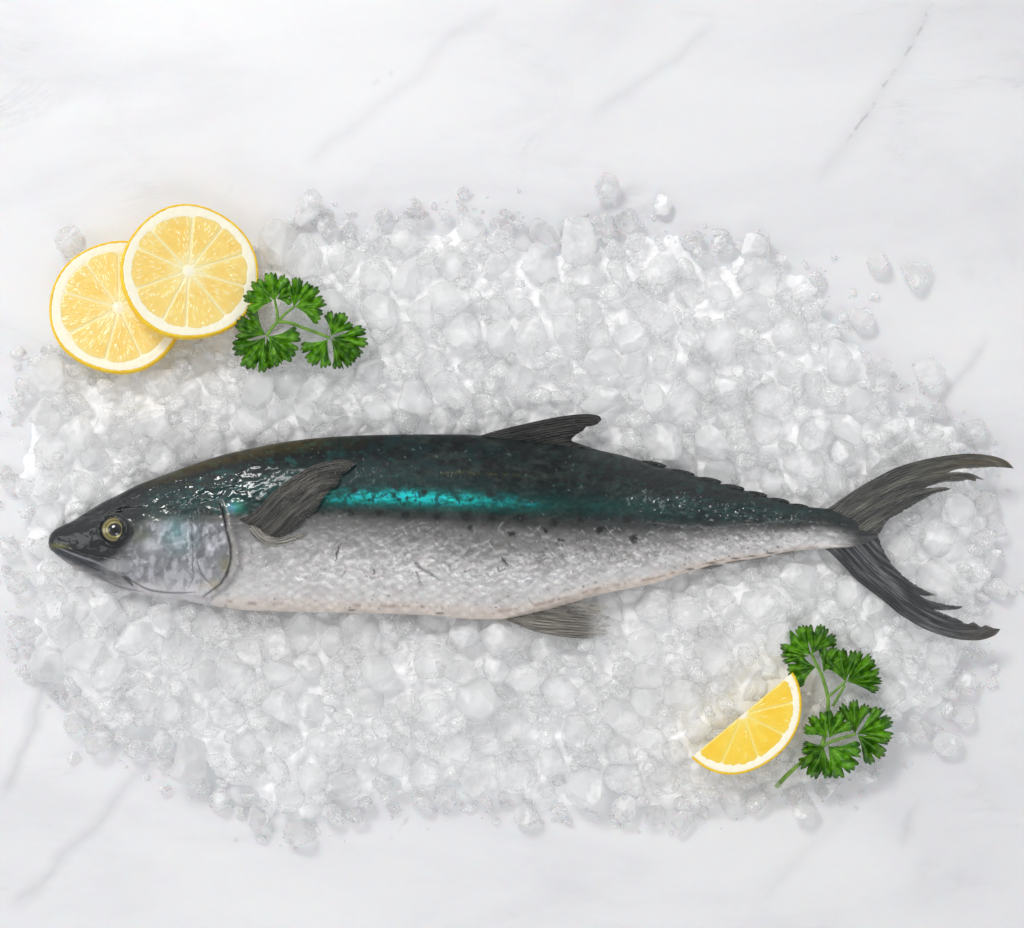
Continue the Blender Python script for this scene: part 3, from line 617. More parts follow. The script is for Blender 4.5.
# eye
ex, ey = 114.7, 529.5
ez = fish_top(ex, ey) - 2.4
m = NT('eye_iris'); a = m.attr('pigment'); m.princ(Base_Color=a.outputs['Color'], Roughness=.25, Metallic=.35, Coat_Weight=1.0, Coat_Roughness=.02)
M_EYE = m.m
m = NT('pupil_black'); m.princ(Base_Color=(.004, .004, .005, 1), Roughness=.12, Coat_Weight=1.0, Coat_Roughness=.02)
M_PUP = m.m
def dome(name, r, h, z0, mat, parent, colf, n=64, nr=24, r_in=0.0, flat=2.0):
    rr_ = np.linspace(r_in, 1, nr); an = np.linspace(0, 2 * np.pi, n, endpoint=False)
    Rg, Ag = np.meshgrid(rr_, an, indexing='ij'); Z = z0 + h * (1 - Rg ** flat)
    X = ex + r * Rg * np.cos(Ag) * 1.02; Y = ey + r * Rg * np.sin(Ag) * .97
    tilt = (fish_top(ex, ey + 6) - fish_top(ex, ey - 6)) / 12
    Z = Z + tilt * (Y - ey) * .7
    return mesh_np(name, Wn(X, Y, Z).reshape(-1, 3), grid_faces(nr, n, True)[:, ::-1], mat, parent, attrs={'pigment': colf(Rg, Ag).reshape(-1, 3)})
def iris(R, A):
    c = np.zeros(R.shape + (3,)); n_ = fbm(R * 6, A * 6, 401)
    for q in range(3):
        c[..., q] = np.interp(R, [0, .5, .58, .66, .72, .86, .93, 1], lin([[30, 64, 176, 120, 96, 156, 84, 24], [26, 56, 166, 108, 88, 144, 78, 24], [18, 34, 96, 54, 46, 84, 50, 20]][q]))
    return c * (.60 + .5 * n_)[..., None]
eye = dome('eye', 13.0, 4.2, ez, M_EYE, fish, iris)
dome('pupil', 6.6, 1.5, ez + 3.15, M_PUP, eye, lambda R, A: np.full(R.shape + (3,), .004))

# ------------------------------------------------------------------ lemon
m = NT('lemon_rind'); tc = m.n('ShaderNodeTexCoord'); ob = tc.outputs['Object']
vo = m.n('ShaderNodeTexVoronoi'); m.l(ob, vo.inputs['Vector']); vo.inputs['Scale'].default_value = 900
m.princ(Base_Color=m.ramp(m.noise(ob, 260, 3), [(0.3, L4(250, 194, 14)), (0.7, L4(255, 212, 40))]), Roughness=.34, Normal=m.bump(m.ramp(vo.outputs['Distance'], [(0.0, 0.), (0.6, 1.)]), .0004, .6),
        Subsurface_Weight=.25, Subsurface_Scale=.003)
M_RIND = m.m
m = NT('lemon_pith'); tc = m.n('ShaderNodeTexCoord'); ob = tc.outputs['Object']
m.princ(Base_Color=m.mix(1.0, m.attr('pigment').outputs['Color'], m.ramp(m.noise(ob, 300, 4), [(0.3, .93), (0.7, 1.)]), 'MULTIPLY'), Roughness=.5, Normal=m.bump(m.noise(ob, 900, 4), .0003, .5),
        Coat_Weight=.2, Coat_Roughness=.2)
M_PITH = m.m
def flesh_mat(name):
    m = NT(name); a = m.attr('pigment'); tc = m.n('ShaderNodeTexCoord'); ob = tc.outputs['Object']
    p_ = m.princ(Base_Color=a.outputs['Color'], Roughness=.22, Normal=m.bump(m.noise(ob, 700, 2), .0003, .35), Subsurface_Weight=.45, Subsurface_Scale=.0022,
                 Coat_Weight=.9, Coat_Roughness=.05, Coat_IOR=1.36)
    p_.inputs['Subsurface Radius'].default_value = (1.0, .95, .75)
    return m.m
M_FLESH = flesh_mat('lemon_flesh')

def lemon_cut(root, R, thick, n_seg, ang0, flesh_a, flesh_b, core=(0, 0), a_lo=0.0, a_hi=2 * math.pi, squash=1.0, seed=1, vesic=1.0):
    """round (or part-round) cut of a lemon in the plane of its root: rind, pith and one mesh per segment"""
    rd = random.Random(seed); full = a_hi - a_lo > 6.2
    n = 220; an = np.linspace(a_lo, a_hi, n, endpoint=not full)
    wob = 1 + 0.012 * np.sin(3 * an + seed) + 0.008 * np.sin(5 * an + 2 * seed)
    def ring(profile, name, mat, bumpy=0.0):
        pr = np.array(profile); k = len(pr)
        rg = R * wob[:, None] + pr[None, :, 0]; zz = pr[None, :, 1] + 0 * rg
        if bumpy: rg = rg + bumpy * (noise2(an[:, None] * 40, np.arange(k)[None, :] * .9 + 0 * rg, seed) - .5)
        X = rg * np.cos(an)[:, None]; Y = rg * np.sin(an)[:, None] * squash
        V = np.stack([X, Y, zz], -1).reshape(-1, 3) * S
        i = np.arange(n if full else n - 1)[:, None]; j = np.arange(k)[None, :]
        a_ = i * k + j; b_ = i * k + (j + 1) % k; i2 = (i + 1) % n; c_ = i2 * k + (j + 1) % k; d_ = i2 * k + j
        F = [np.stack([a_, d_, c_, b_], -1).reshape(-1, 4)]
        if not full:
            V = np.concatenate([V, V[:k].mean(0, keepdims=True), V[-k:].mean(0, keepdims=True)]); jj = np.arange(k); j2_ = (jj + 1) % k; m0 = n * k
            F.append(np.concatenate([np.stack([jj, j2_, np.full(k, m0)], -1), np.stack([(n - 1) * k + j2_, (n - 1) * k + jj, np.full(k, m0 + 1)], -1)]))
        o = mesh_np(name, V, F, mat, loc=(0, 0, 0)); o.parent = root; return o
    h = thick / 2
    ring([(-2.4, h), (-1.6, h + .1), (-.7, h - .2), (-.1, h - 1.2), (.25, h - 3), (.3, 0), (.1, -h + 3), (-.3, -h + 1), (-1.2, -h), (-2.4, -h)], 'rind', M_RIND, .35)
    # pith: a solid plate (white ring, membranes and core); segments stand a little proud of it
    k = 46; rr_ = np.linspace(0, 1, k)
    Rg, Ag = np.meshgrid(rr_, an, indexing='ij')
    Rr = Rg * (R * (1 + 0.012 * np.sin(3 * Ag + seed) + 0.008 * np.sin(5 * Ag + 2 * seed)) - 2.2)
    def place(rg, ag):   # radial lines start at the off-centre core
        t = np.clip(rg / R, 0, 1)
        return rg * np.cos(ag) + core[0] * (1 - t), rg * np.sin(ag) * squash + core[1] * (1 - t)
    X, Y = place(Rr, Ag)
    Zt = h - .25 + .35 * noise2(X / 2.5, Y / 2.5, seed + 3) - .7 * sstep(R * .86, R * .80, Rr) + 1.1 * np.exp(-(Rr / 5) ** 2)
    kp = sstep(R * .85, R * .78, Rr)[..., None] * sstep(3.5, 7, Rr)[..., None]; cp_ = (lin((255, 246, 222)) * (1 - kp) + lin((255, 240, 186) if full else (255, 228, 128)) * kp).reshape(-1, 3)
    Vt = np.stack([X, Y, Zt], -1).reshape(-1, 3); Vb = np.stack([X, Y, 0 * Zt - h + .4], -1).reshape(-1, 3)
    Ft = grid_faces(k, n, full); nn = k * n
    edge_i = (k - 1) * n + np.arange(n); e2 = np.roll(edge_i, -1)
    side = np.stack([edge_i, e2, e2 + nn, edge_i + nn], -1)
    if not full: side = side[:-1]
    F = [Ft[:, ::-1], Ft + nn, side[:, ::-1]]
    if not full:   # the straight cut
        for q, fl in ((0, 1), (n - 1, 0)):
            c_ = np.arange(k) * n + q; s_ = np.stack([c_[:-1], c_[1:], c_[1:] + nn, c_[:-1] + nn], -1)
            F.append(s_[:, ::-1] if fl else s_)
    o = mesh_np('pith', np.concatenate([Vt, Vb]) * S, F, M_PITH, loc=(0, 0, 0), attrs={'pigment': np.clip(np.tile(cp_, (2, 1)), 0, .97)}); o.parent = root
    # segments
    cuts = [a_lo + (a_hi - a_lo) * (q + (rd.uniform(-.2, .2) if (full or 0 < q < n_seg) else 0)) / n_seg + (ang0 if full else 0) for q in range(n_seg)]
    cuts.append(cuts[0] + 2 * math.pi if full else a_hi)
    for q in range(n_seg):
        c0, c1 = cuts[q], cuts[q + 1]; mid, hw = (c0 + c1) / 2, (c1 - c0) / 2
        ns, nt = 74, 110
        s = np.linspace(-1, 1, ns); t = np.linspace(0, 1, nt)
        Tg, Sg = np.meshgrid(t, s, indexing='ij')
        r_in = 5.6; r_out = (R - (rd.uniform(8.2, 10.2) if full else rd.uniform(6.2, 7.4))) * (1 - 0.065 * np.abs(Sg) ** 3.5 - .008 * np.sin(Sg * 5 + q))
        rg = r_in + (r_out - r_in) * Tg
        gap = 0.13 / np.maximum(rg, 3)                       # membrane half width
        ag = mid + Sg * (hw - gap * (1 + 0.9 * Tg ** 6))
        rg_, ag_ = rg, ag
        X, Y = place(rg_, ag_)
        # juice sacs: teardrop cells stretched along the radius
        wig = 1.4 * (noise2(rg / 9, Sg * 3 + q, seed + q) - .5)
        cu = (ag - mid) * (rg * .35 + 14) / 1.9 + wig + 31 * q; cv = rg / 7.5 + 0.5 * np.floor(cu) * 1.37
        fu = cu - np.floor(cu) - .5; fv = cv - np.floor(cv) - .5
        cell = np.clip(1 - (2 * np.abs(fu)) ** 2.4, 0, 1) * np.clip(1 - (2 * np.abs(fv)) ** 3, 0, 1)
        idn = noise2(np.floor(cu) + .5, np.floor(cv) + .5, seed + 9)
        edge_ = np.clip((1 - np.abs(Sg)) * hw * rg / 1.5, 0, 1) * np.clip((1 - Tg) * 26, 0, 1) * np.clip(Tg * 26, 0, 1)
        Z = h - 1.2 + edge_ ** .5 * (0.85 + vesic * (.20 * cell * (0.3 + .9 * idn) + .35 * noise2(X / 9, Y / 9, seed + 2)))
        # bead highlights, painted pale into the flesh colour and slightly raised
        bead = np.zeros_like(X)
        for z_ in range(int((26 if vesic > .8 else 4) * hw / .33)):
            tb = rd.random() ** .6 * .93 + .04; sb = rd.uniform(-.85, .85); rb = r_in + (R - 12 - r_in) * tb; ab = mid + sb * hw * .93
            bx, by = place(np.array(rb), np.array(ab)); rl = rd.uniform(.55, 2.6) ; rw = rd.uniform(.42, .8)
            du = (X - bx) * math.cos(ab) + (Y - by) * math.sin(ab); dv = -(X - bx) * math.sin(ab) + (Y - by) * math.cos(ab)
            bead = np.maximum(bead, np.exp(-((du / rl) ** 2 + (dv / rw) ** 2)))
        Z = Z + .55 * bead * edge_
        n_ = fbm(X / 14, Y / 14, seed + 40 + q)[..., None]
        c = lin(flesh_a) * (1 - n_) + lin(flesh_b) * n_
        c = c * (0.95 + .08 * idn * cell)[..., None]
        k_ = (0.55 * (1 - edge_) + .30 * np.exp(-((1 - np.abs(Sg)) * hw * rg / 2.2) ** 2) + .55 * sstep(.40, 0.0, Tg) + .16 * sstep(.78, 1., Tg) + .85 * bead)[..., None]; k_ = np.clip(k_, 0, 1)
        c = c * (1 - k_) + lin((255, 241, 190) if full else (255, 230, 130)) * k_
        o = mesh_np('segment', np.stack([X, Y, Z], -1).reshape(-1, 3) * S, grid_faces(nt, ns), M_FLESH, loc=(0, 0, 0), attrs={'pigment': c.reshape(-1, 3)}); o.parent = root
def tilt_mat(axis_deg, tilt_deg):
    """raise the side that lies in direction axis_deg (photo plane, counter-clockwise from the right)"""
    a_ = math.radians(axis_deg + 90)
    return Matrix.Rotation(-math.radians(tilt_deg), 4, Vector((math.cos(a_), math.sin(a_), 0)))
ls1 = empty('lemon_slice', W(117.5, 308, 31), 'lower lemon slice, its right side covered by the other slice, resting on ice', 'lemon slice', 'lemon slices at the upper left')
lemon_cut(ls1, 66.5, 13, 9, .2, (252, 210, 104), (255, 232, 150), (1.5, -1), seed=4, vesic=.81)
ls1.rotation_euler = tilt_mat(-110, 9).to_euler()
ls2 = empty('lemon_slice', W(189.5, 273, 50), 'upper lemon slice lying partly over the other slice beside the parsley', 'lemon slice', 'lemon slices at the upper left')
lemon_cut(ls2, 67.5, 13, 10, .35, (250, 206, 100), (255, 229, 142), (-1.5, 1), seed=9, vesic=.81)
ls2.rotation_euler = tilt_mat(-140, 15).to_euler()
lw = empty('lemon_wedge', W(741.5, 715.5, 40), 'bright yellow lemon wedge with white pith, leaning on ice beside the parsley stem', 'lemon wedge')
lemon_cut(lw, 65, 24, 5, 0, (255, 202, 30), (255, 224, 96), (2, 0), a_lo=math.pi, a_hi=2 * math.pi, squash=.80, seed=13, vesic=.6)
lw.rotation_euler = (Matrix.Rotation(math.radians(40), 4, 'Z') @ Matrix.Rotation(math.radians(-7), 4, 'X')).to_euler()

# ------------------------------------------------------------------ parsley
m = NT('parsley_leaf'); a = m.attr('pigment'); tc = m.n('ShaderNodeTexCoord'); ob = tc.outputs['Object']
pr = m.n('ShaderNodeBsdfPrincipled'); colr = m.mix(.5, a.outputs['Color'], m.ramp(m.noise(ob, 500, 3), [(0.3, .35), (0.7, .66)]), 'OVERLAY')
m.set(pr, Base_Color=colr, Roughness=.30, Normal=m.bump(m.noise(ob, 600, 3), .0006, .5), Specular_IOR_Level=.5)
tr = m.n('ShaderNodeBsdfTranslucent'); m.l(m.mix(1.0, colr, (1.0, 1.3, .5, 1), 'MULTIPLY'), tr.inputs[0])
mx = m.n('ShaderNodeMixShader'); mx.inputs[0].default_value = .28; m.l(pr.outputs[0], mx.inputs[1]); m.l(tr.outputs[0], mx.inputs[2]); m.l(mx.outputs[0], m.out.inputs[0])
M_LEAF = m.m
m = NT('parsley_stem'); tc = m.n('ShaderNodeTexCoord'); ob = tc.outputs['Object']
m.princ(Base_Color=m.ramp(m.noise(ob, 300, 3), [(0.3, L4(84, 128, 34)), (0.7, L4(124, 168, 62))]), Roughness=.35, Subsurface_Weight=.2, Subsurface_Scale=.002)
M_STEM = m.m
def leaflet(root, px, py, z, ang, r, spread=64, seed=0, lift=6):
    rd = random.Random(seed); na, nr = 150, 26
    t = np.linspace(-1, 1, na); rho = np.linspace(0.0, 1, nr)
    Rg, Tg = np.meshgrid(rho, t, indexing='ij')
    lobes = 3; cleft = [-.36 + rd.uniform(-.05, .05), .36 + rd.uniform(-.05, .05)]
    ro = 1 - .16 * np.abs(Tg) ** 2.5
    for c in cleft: ro = ro * (1 - .27 * np.exp(-(np.abs(Tg - c) / .06) ** 1.4))
    nt_ = rd.choice([9, 10, 11]); ph = rd.uniform(-.2, .2)
    tooth = np.abs(np.sin(np.pi * (nt_ / 2 * (Tg + 1) + ph) * 1.0)) ** .75
    ro = ro * (.90 + .11 * tooth + .05 * rd.uniform(-1, 1) * np.sin(Tg * 9 + seed))
    rr_ = r * Rg * ro
    # the fan closes to a narrow wedge at the stalk
    an = math.radians(ang) + Tg * math.radians(spread) * (0.66 + .42 * Rg ** .8) + .10 * Rg * (fbm(Rg * 3, Tg * 3 + seed, seed, 2) - .5)
    X = rr_ * np.cos(an); Y = rr_ * np.sin(an)
    # pleats
    pl = np.cos(2 * np.pi * (nt_ / 2 * (Tg + 1) + ph)) * .012 * r * Rg ** 3
    lob = np.cos(3 * np.pi * Tg + .6 * Rg) * .10 * r * Rg
    Z = z + lift * np.sin(Rg * 2.0) * .7 + pl + lob - 3.0 * Rg ** 3 + 9.0 * Rg * (fbm(X / 6 + seed, Y / 6, seed, 2) - .5)
    vein = np.exp(-(np.abs(((Tg * 1.5 + 1.5) % 1) - .5) * r * Rg / 1.0) ** 2 * 1.6) * (1 - Rg * .75) 
    n_ = fbm(X / 5 + seed, Y / 5, seed + 7)[..., None]
    n_ = sstep(.25, .75, n_); c = lin((50, 110, 6)) * (1 - n_) + lin((116, 182, 34)) * n_
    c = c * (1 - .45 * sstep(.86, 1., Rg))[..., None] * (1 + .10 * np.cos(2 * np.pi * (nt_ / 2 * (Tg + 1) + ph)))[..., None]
    c = c * rd.uniform(.72, 1.08)
    k = np.clip(vein * .55, 0, 1)[..., None]; c = c * (1 - k) + lin((120, 168, 60)) * k
    th_ = .45
    A = Wn(px + X, py - Y, Z + th_).reshape(-1, 3); B = Wn(px + X, py - Y, Z - th_).reshape(-1, 3); n0 = na * nr
    F = grid_faces(nr, na); rim = np.concatenate([(nr - 1) * na + np.arange(na), np.arange(nr)[::-1] * na + na - 1, np.arange(nr) * na])
    side = np.stack([rim[:-1], rim[1:], rim[1:] + n0, rim[:-1] + n0], -1)
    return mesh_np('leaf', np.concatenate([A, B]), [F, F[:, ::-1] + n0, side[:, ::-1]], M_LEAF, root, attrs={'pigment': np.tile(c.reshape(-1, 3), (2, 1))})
def tube(name, root, pts, r0, r1, mat, n=10):
    """pts (x,y,z) layout units"""
    P = catmull(pts, 8); V = []
    for i, p_ in enumerate(P):
        tdir = P[min(i + 1, len(P) - 1)] - P[max(i - 1, 0)]; tdir = tdir / (np.linalg.norm(tdir) + 1e-9)
        sd = np.cross(tdir, (0, 0, 1)); sd = sd / (np.linalg.norm(sd) + 1e-9); up_ = np.cross(sd, tdir); r = r0 + (r1 - r0) * i / (len(P) - 1)
        for k in range(n):
            a_ = 2 * math.pi * k / n; V.append(p_ + sd * r * math.cos(a_) * (1.0 + .12 * (k % 2)) + up_ * r * math.sin(a_))
    V = np.array(V); m_ = len(P)
    Vw = Wn(V[:, 0], V[:, 1], V[:, 2]); F = grid_faces(m_, n, True)
    Vw = np.concatenate([Vw, Vw[:n].mean(0, keepdims=True), Vw[-n:].mean(0, keepdims=True)]); j = np.arange(n); j2 = (j + 1) % n
    caps = np.concatenate([np.stack([np.full(n, m_ * n), j2, j], -1), np.stack([np.full(n, m_ * n + 1), (m_ - 1) * n + j, (m_ - 1) * n + j2], -1)])
    return mesh_np(name, Vw, [F, caps], mat, root)
zb = 60
sp1 = empty('parsley_sprig', W(278, 321, 44), 'small curly parsley sprig with short stalks beside the upper lemon slice', 'parsley', 'parsley sprigs')
sp1b = zb
tube('stem', sp1, [(266.5, 336, zb - 4), (272, 328, zb - 2), (278, 321, zb)], 1.7, 1.5, M_STEM)
tube('stem', sp1, [(277.5, 322, zb), (277, 312, zb + 4), (274.5, 299, zb + 6)], 1.5, 1.1, M_STEM)
tube('stem', sp1, [(278, 321, zb), (285, 314, zb + 2), (295, 306, zb + 3)], 1.5, 1.1, M_STEM)
tube('stem', sp1, [(278, 321.5, zb), (291, 323, zb), (304, 328, zb - 3), (318, 333, zb - 6), (330, 338, zb - 8)], 1.7, 1.4, M_STEM)
k = 0
for px, py, z, ang, r, sprd in [(274.5, 301, zb + 6, 100, 29, 50), (273, 301, zb + 6, 168, 29, 44), (277, 299, zb + 4, 22, 16, 46),
                                (294, 307, zb + 3, 82, 30, 36), (295, 307, zb + 3, 12, 31, 50),
                                (266, 335, zb - 4, 155, 32, 42), (265, 337, zb - 6, 236, 37, 46), (268, 336, zb - 4, 325, 34, 52), (267, 338, zb - 7, 284, 31, 30),
                                (331, 336, zb - 8, 62, 26, 44), (328, 339, zb - 9, 232, 31, 42), (331, 339, zb - 8, 312, 34, 36), (332, 338, zb - 8, 352, 36, 34)]:
    leaflet(sp1, px, py, z, ang, r, sprd, 50 + k); k += 1
zs = 42
sp2 = empty('parsley_sprig', W(815, 745, 20), 'large curly parsley sprig with a long cut stalk beside the lemon wedge', 'parsley', 'parsley sprigs')
tube('stem', sp2, [(776.2, 787, zs - 26), (785, 777, zs - 20), (796, 767, zs - 12), (808, 756, zs - 5), (826, 744, zs), (842, 738, zs), (856, 734, zs)], 2.3, 1.2, M_STEM)
tube('stem', sp2, [(822, 747, zs), (826, 728, zs), (828, 706, zs), (827, 694, zs), (822, 676, zs + 2), (816, 664, zs + 3), (811, 652, zs + 4)], 2.1, 1.3, M_STEM)
tube('stem', sp2, [(827, 698, zs), (836, 690, zs + 1), (846, 681, zs + 2)], 1.4, 1.2, M_STEM)
tube('stem', sp2, [(833, 706, zs - 5), (838, 697, zs - 3), (845, 685, zs + 1)], 1.4, 1.2, M_STEM)
for px, py, z, ang, r, sprd in [(811, 655, zs + 4, 138, 33, 40), (812, 654, zs + 4, 66, 31, 44), (809, 656, zs + 4, 178, 28, 22),
                                (816, 667, zs + 2, 186, 29, 46), (823, 672, zs + 2, 62, 28, 38),
                                (846, 682, zs + 2, 104, 34, 40), (847, 682, zs + 2, 44, 36, 38), (848, 682, zs + 2, 2, 34, 24),
                                (828, 738, zs + 5, 128, 28, 40), (829, 738, zs + 5, 62, 29, 42),
                                (825, 746, zs, 196, 24, 30), (824, 746, zs, 250, 34, 40), (828, 746, zs, 318, 36, 48),
                                (855, 734, zs, 92, 34, 34), (857, 734, zs, 22, 38, 36), (857, 735, zs, -36, 34, 38)]:
    leaflet(sp2, px, py, z, ang, r, sprd, 90 + k); k += 1

# ------------------------------------------------------------------ ice
m = NT('clear_ice'); tc = m.n('ShaderNodeTexCoord'); oi = m.n('ShaderNodeObjectInfo')
off = m.n('ShaderNodeVectorMath', operation='ADD'); m.l(tc.outputs['Object'], off.inputs[0])
sc_ = m.n('ShaderNodeVectorMath', operation='SCALE'); cmb = m.n('ShaderNodeCombineXYZ')
for q in range(3): m.l(oi.outputs['Random'], cmb.inputs[q])
m.l(cmb.outputs[0], sc_.inputs[0]); sc_.inputs['Scale'].default_value = 3.0; m.l(sc_.outputs[0], off.inputs[1]); ob = off.outputs[0]
n_lo = m.noise(ob, 70, 3, .55, .5); n_mid = m.noise(ob, 260, 4, .6, .8); n_hi = m.noise(ob, 700, 3, .6)
bmp = m.bump(m.math('ADD', m.math('ADD', m.math('MULTIPLY', n_lo, 1.0), m.math('MULTIPLY', n_mid, .85)), m.math('MULTIPLY', n_hi, .10)), .0026, .55)
frost = m.ramp(n_mid, [(0.45, 0.0), (0.70, 0.12)])
gl = m.n('ShaderNodeBsdfPrincipled'); m.set(gl, Base_Color=(1, 1, 1, 1), Roughness=frost, IOR=1.31, Transmission_Weight=1.0, Normal=bmp)
tp_ = m.n('ShaderNodeBsdfTransparent'); tp_.inputs[0].default_value = (1, 1, 1, 1)
lw_ = m.n('ShaderNodeLayerWeight'); lw_.inputs['Blend'].default_value = .35; m.l(bmp, lw_.inputs['Normal'])
m0 = m.n('ShaderNodeMixShader'); m.l(m.ramp(lw_.outputs['Facing'], [(0.0, .68), (0.85, .46)]), m0.inputs[0]); m.l(gl.outputs[0], m0.inputs[1]); m.l(tp_.outputs[0], m0.inputs[2])
df = m.n('ShaderNodeBsdfDiffuse'); df.inputs[0].default_value = (.985, .987, .99, 1)
mx = m.n('ShaderNodeMixShader'); m.l(m.math('ADD', m.ramp(n_lo, [(0.38, 0.10), (0.68, 0.42)]), m.ramp(n_hi, [(0.57, 0.0), (0.66, 0.42)]), clamp=True), mx.inputs[0]); m.l(m0.outputs[0], mx.inputs[1]); m.l(df.outputs[0], mx.inputs[2]); m.l(mx.outputs[0], m.out.inputs[0])
M_ICE = m.m
m = NT('white_ice'); tc = m.n('ShaderNodeTexCoord'); ob = tc.outputs['Object']
m.princ(Base_Color=(.962, .964, .970, 1), Roughness=.35, Normal=m.bump(m.noise(ob, 420, 4, .6, .6), .0010, .5), Specular_IOR_Level=.3)
M_BED = m.m

def ico(sub):
    import bmesh
    bm = bmesh.new(); bmesh.ops.create_icosphere(bm, subdivisions=sub, radius=1)
    V = np.array([v.co[:] for v in bm.verts]); F = np.array([[v.index for v in f.verts] for f in bm.faces]); bm.free(); return V, F
IV4, IF4 = ico(5); IV2, IF2 = ico(3)
def nugget(V, seed, facets=17, round_=.016):
    r = np.random.default_rng(seed)
    dirs = r.normal(size=(facets, 3)); dirs /= np.linalg.norm(dirs, axis=1, keepdims=True)
    ds = r.uniform(.66, .96, facets)
    dt = V @ dirs.T; dt = np.where(dt > .05, dt, .05); rad = ds[None] / dt
    rad = np.concatenate([rad, np.full((len(V), 1), 1.08)], 1)
    k = 1 / round_; rs = -np.log(np.exp(-k * rad).sum(1)) / k
    n_ = fbm(V[:, 0] * 1.7 + seed, V[:, 1] * 1.7 + V[:, 2] * 1.3, seed, 3) - .5
    n2_ = fbm(V[:, 0] * 5 + seed + V[:, 2] * 3, V[:, 1] * 5 - V[:, 2] * 4, seed + 1, 2) - .5
    return V * (rs * (1 + .12 * n_ + .05 * n2_))[:, None] * r.uniform([.90, .78, .74], [1.28, 1.08, 1.0])
PROTO = []
for k in range(20):
    me_o = mesh_np('ice_nugget', nugget(IV4, 500 + k) * S, IF4, M_ICE, loc=(0, 0, 0)); PROTO.append(me_o)

ICE = np.array([(8, 420), (22, 350), (60, 345), (120, 330), (200, 300), (262, 238), (300, 214), (352, 222), (420, 210), (470, 200), (530, 228), (575, 232), (640, 218), (700, 238), (750, 236), (800, 262), (842, 300), (880, 350),
                (905, 392), (965, 415), (985, 460), (1000, 520), (1000, 590), (985, 650), (960, 700), (940, 730), (890, 752), (830, 800), (780, 806), (720, 812), (655, 822), (600, 812), (540, 822), (470, 800), (430, 806),
                (372, 812), (340, 828), (262, 838), (235, 800), (190, 790), (150, 752), (92, 742), (60, 700), (24, 672), (18, 600), (6, 540)], float)
def inside(x, y, poly=ICE):
    c = False; j = len(poly) - 1
    for i in range(len(poly)):
        if (poly[i][1] > y) != (poly[j][1] > y) and x < (poly[j][0] - poly[i][0]) * (y - poly[i][1]) / (poly[j][1] - poly[i][1]) + poly[i][0]: c = not c
        j = i
    return c
def edge_d(x, y):
    d, _ = seg_dist(np.array([x]), np.array([y]), np.vstack([ICE, ICE[:1]])); return float(d[0])
def heap(x, y):
    d = edge_d(x, y) * (1 if inside(x, y) else -1)
    return float(np.interp(d, [-10, 0, 30, 90, 200], [8, 9, 22, 36, 38]))
def ceiling(x, y, r):
    """highest level ice may reach under the things that lie on it"""
    c = 1e3
    for dx, dy_ in ((0, 0), (r * .9, 0), (-r * .9, 0), (0, r * .9), (0, -r * .9), (r * .6, r * .6), (-r * .6, r * .6), (r * .6, -r * .6), (-r * .6, -r * .6)):
        X, Y = x + dx, y + dy_
        if 50 < X < 877:
            w_ = float(fish_w(np.array(X), np.array(Y)))
            if abs(w_) < 1: c = min(c, float(np.interp(X, *ZC) - half_thick(np.array(X)) * prof(w_)) - .5)
        if X > 830 and Y > 440 and Y < 650 and r > 0:
            for ol in (tail_up, tail_lo):
                if inside(X, Y, ol[::3]): c = min(c, 42 - .03 * (X - 870))
        if inside(X, Y, dors[::3]) or inside(X, Y, anal[::3]): c = min(c, 46)
        for (lx, ly, lr, lz) in ((117.5, 305.5, 67, 22), (189.5, 269.5, 68, 40)):
            if math.hypot(X - lx, Y - ly) < lr: c = min(c, lz)
        if math.hypot(X - 741, Y - 715) < 68 and (X - 741) * .643 + (Y - 715.5) * .766 > -6: c = min(c, 27)
        for (lx, ly, lr, lz) in ((285, 322, 44, 50), (335, 340, 34, 46), (835, 700, 60, 33), (800, 765, 14, 20)):
            if math.hypot(X - lx, Y - ly) < lr: c = min(c, lz)
    return c
def hidden(x, y, r):
    """nothing of a piece here could be seen"""
    if 60 < x < 860:
        w_ = float(fish_w(np.array(x), np.array(y))); a_ = .5 * float(np.interp(x, *zip(*BOT)) - np.interp(x, *zip(*TOP)))
        if (1 - abs(w_)) * a_ > r * .75: return True
    for (lx, ly, lr) in ((117.5, 305.5, 66), (189.5, 269.5, 67)):
        if math.hypot(x - lx, y - ly) < lr - r * .75: return True
    return False
rd = random.Random(21)
GROUPS = {'back': ('clear ice nugget heaped above the back of the fish', 'ice nuggets above the fish'),
          'left': ('rounded ice nugget around the snout and below the lemon slices', 'ice nuggets round the head'),
          'belly': ('clear ice nugget heaped below the belly of the fish', 'ice nuggets below the fish'),
          'tail': ('clear ice nugget near the forked tail of the fish', 'ice nuggets round the tail'),
          'wedge': ('wet ice nugget in the heap around the lemon wedge and parsley', 'ice nuggets round the lemon wedge')}
placed = []; NUG = []
def put(x, y, r, label=None, group=None, z=None, cat='ice'):
    src = PROTO[rd.randrange(len(PROTO))]
    o = src.copy(); C.objects.link(o); o.name = 'ice_nugget'
    c = ceiling(x, y, r)
    zz = heap(x, y) - r * .15 + rd.uniform(-5, 5) if z is None else z
    zz = max(min(zz, c - r * .86), r * .78 if c > r * 1.7 else r * .5)
    o.location = W(x, y, zz); o.rotation_euler = (rd.uniform(0, 6.28), rd.uniform(0, 6.28), rd.uniform(0, 6.28)); o.scale = (r, r, r * rd.uniform(.9, 1.05))
    if c < r * 1.7: 
        q_ = max(.45, c / (r * 1.75)); o.scale = (r * max(q_, .75), r * max(q_, .75), r * q_); o.rotation_euler = (rd.uniform(-.2, .2), rd.uniform(-.2, .2), rd.uniform(0, 6.28)); o.location = W(x, y, r * q_ * .9)
    o['label'] = label; o['category'] = cat
    if group: o['group'] = group
    placed.append((x, y, r)); NUG.append(o); return o
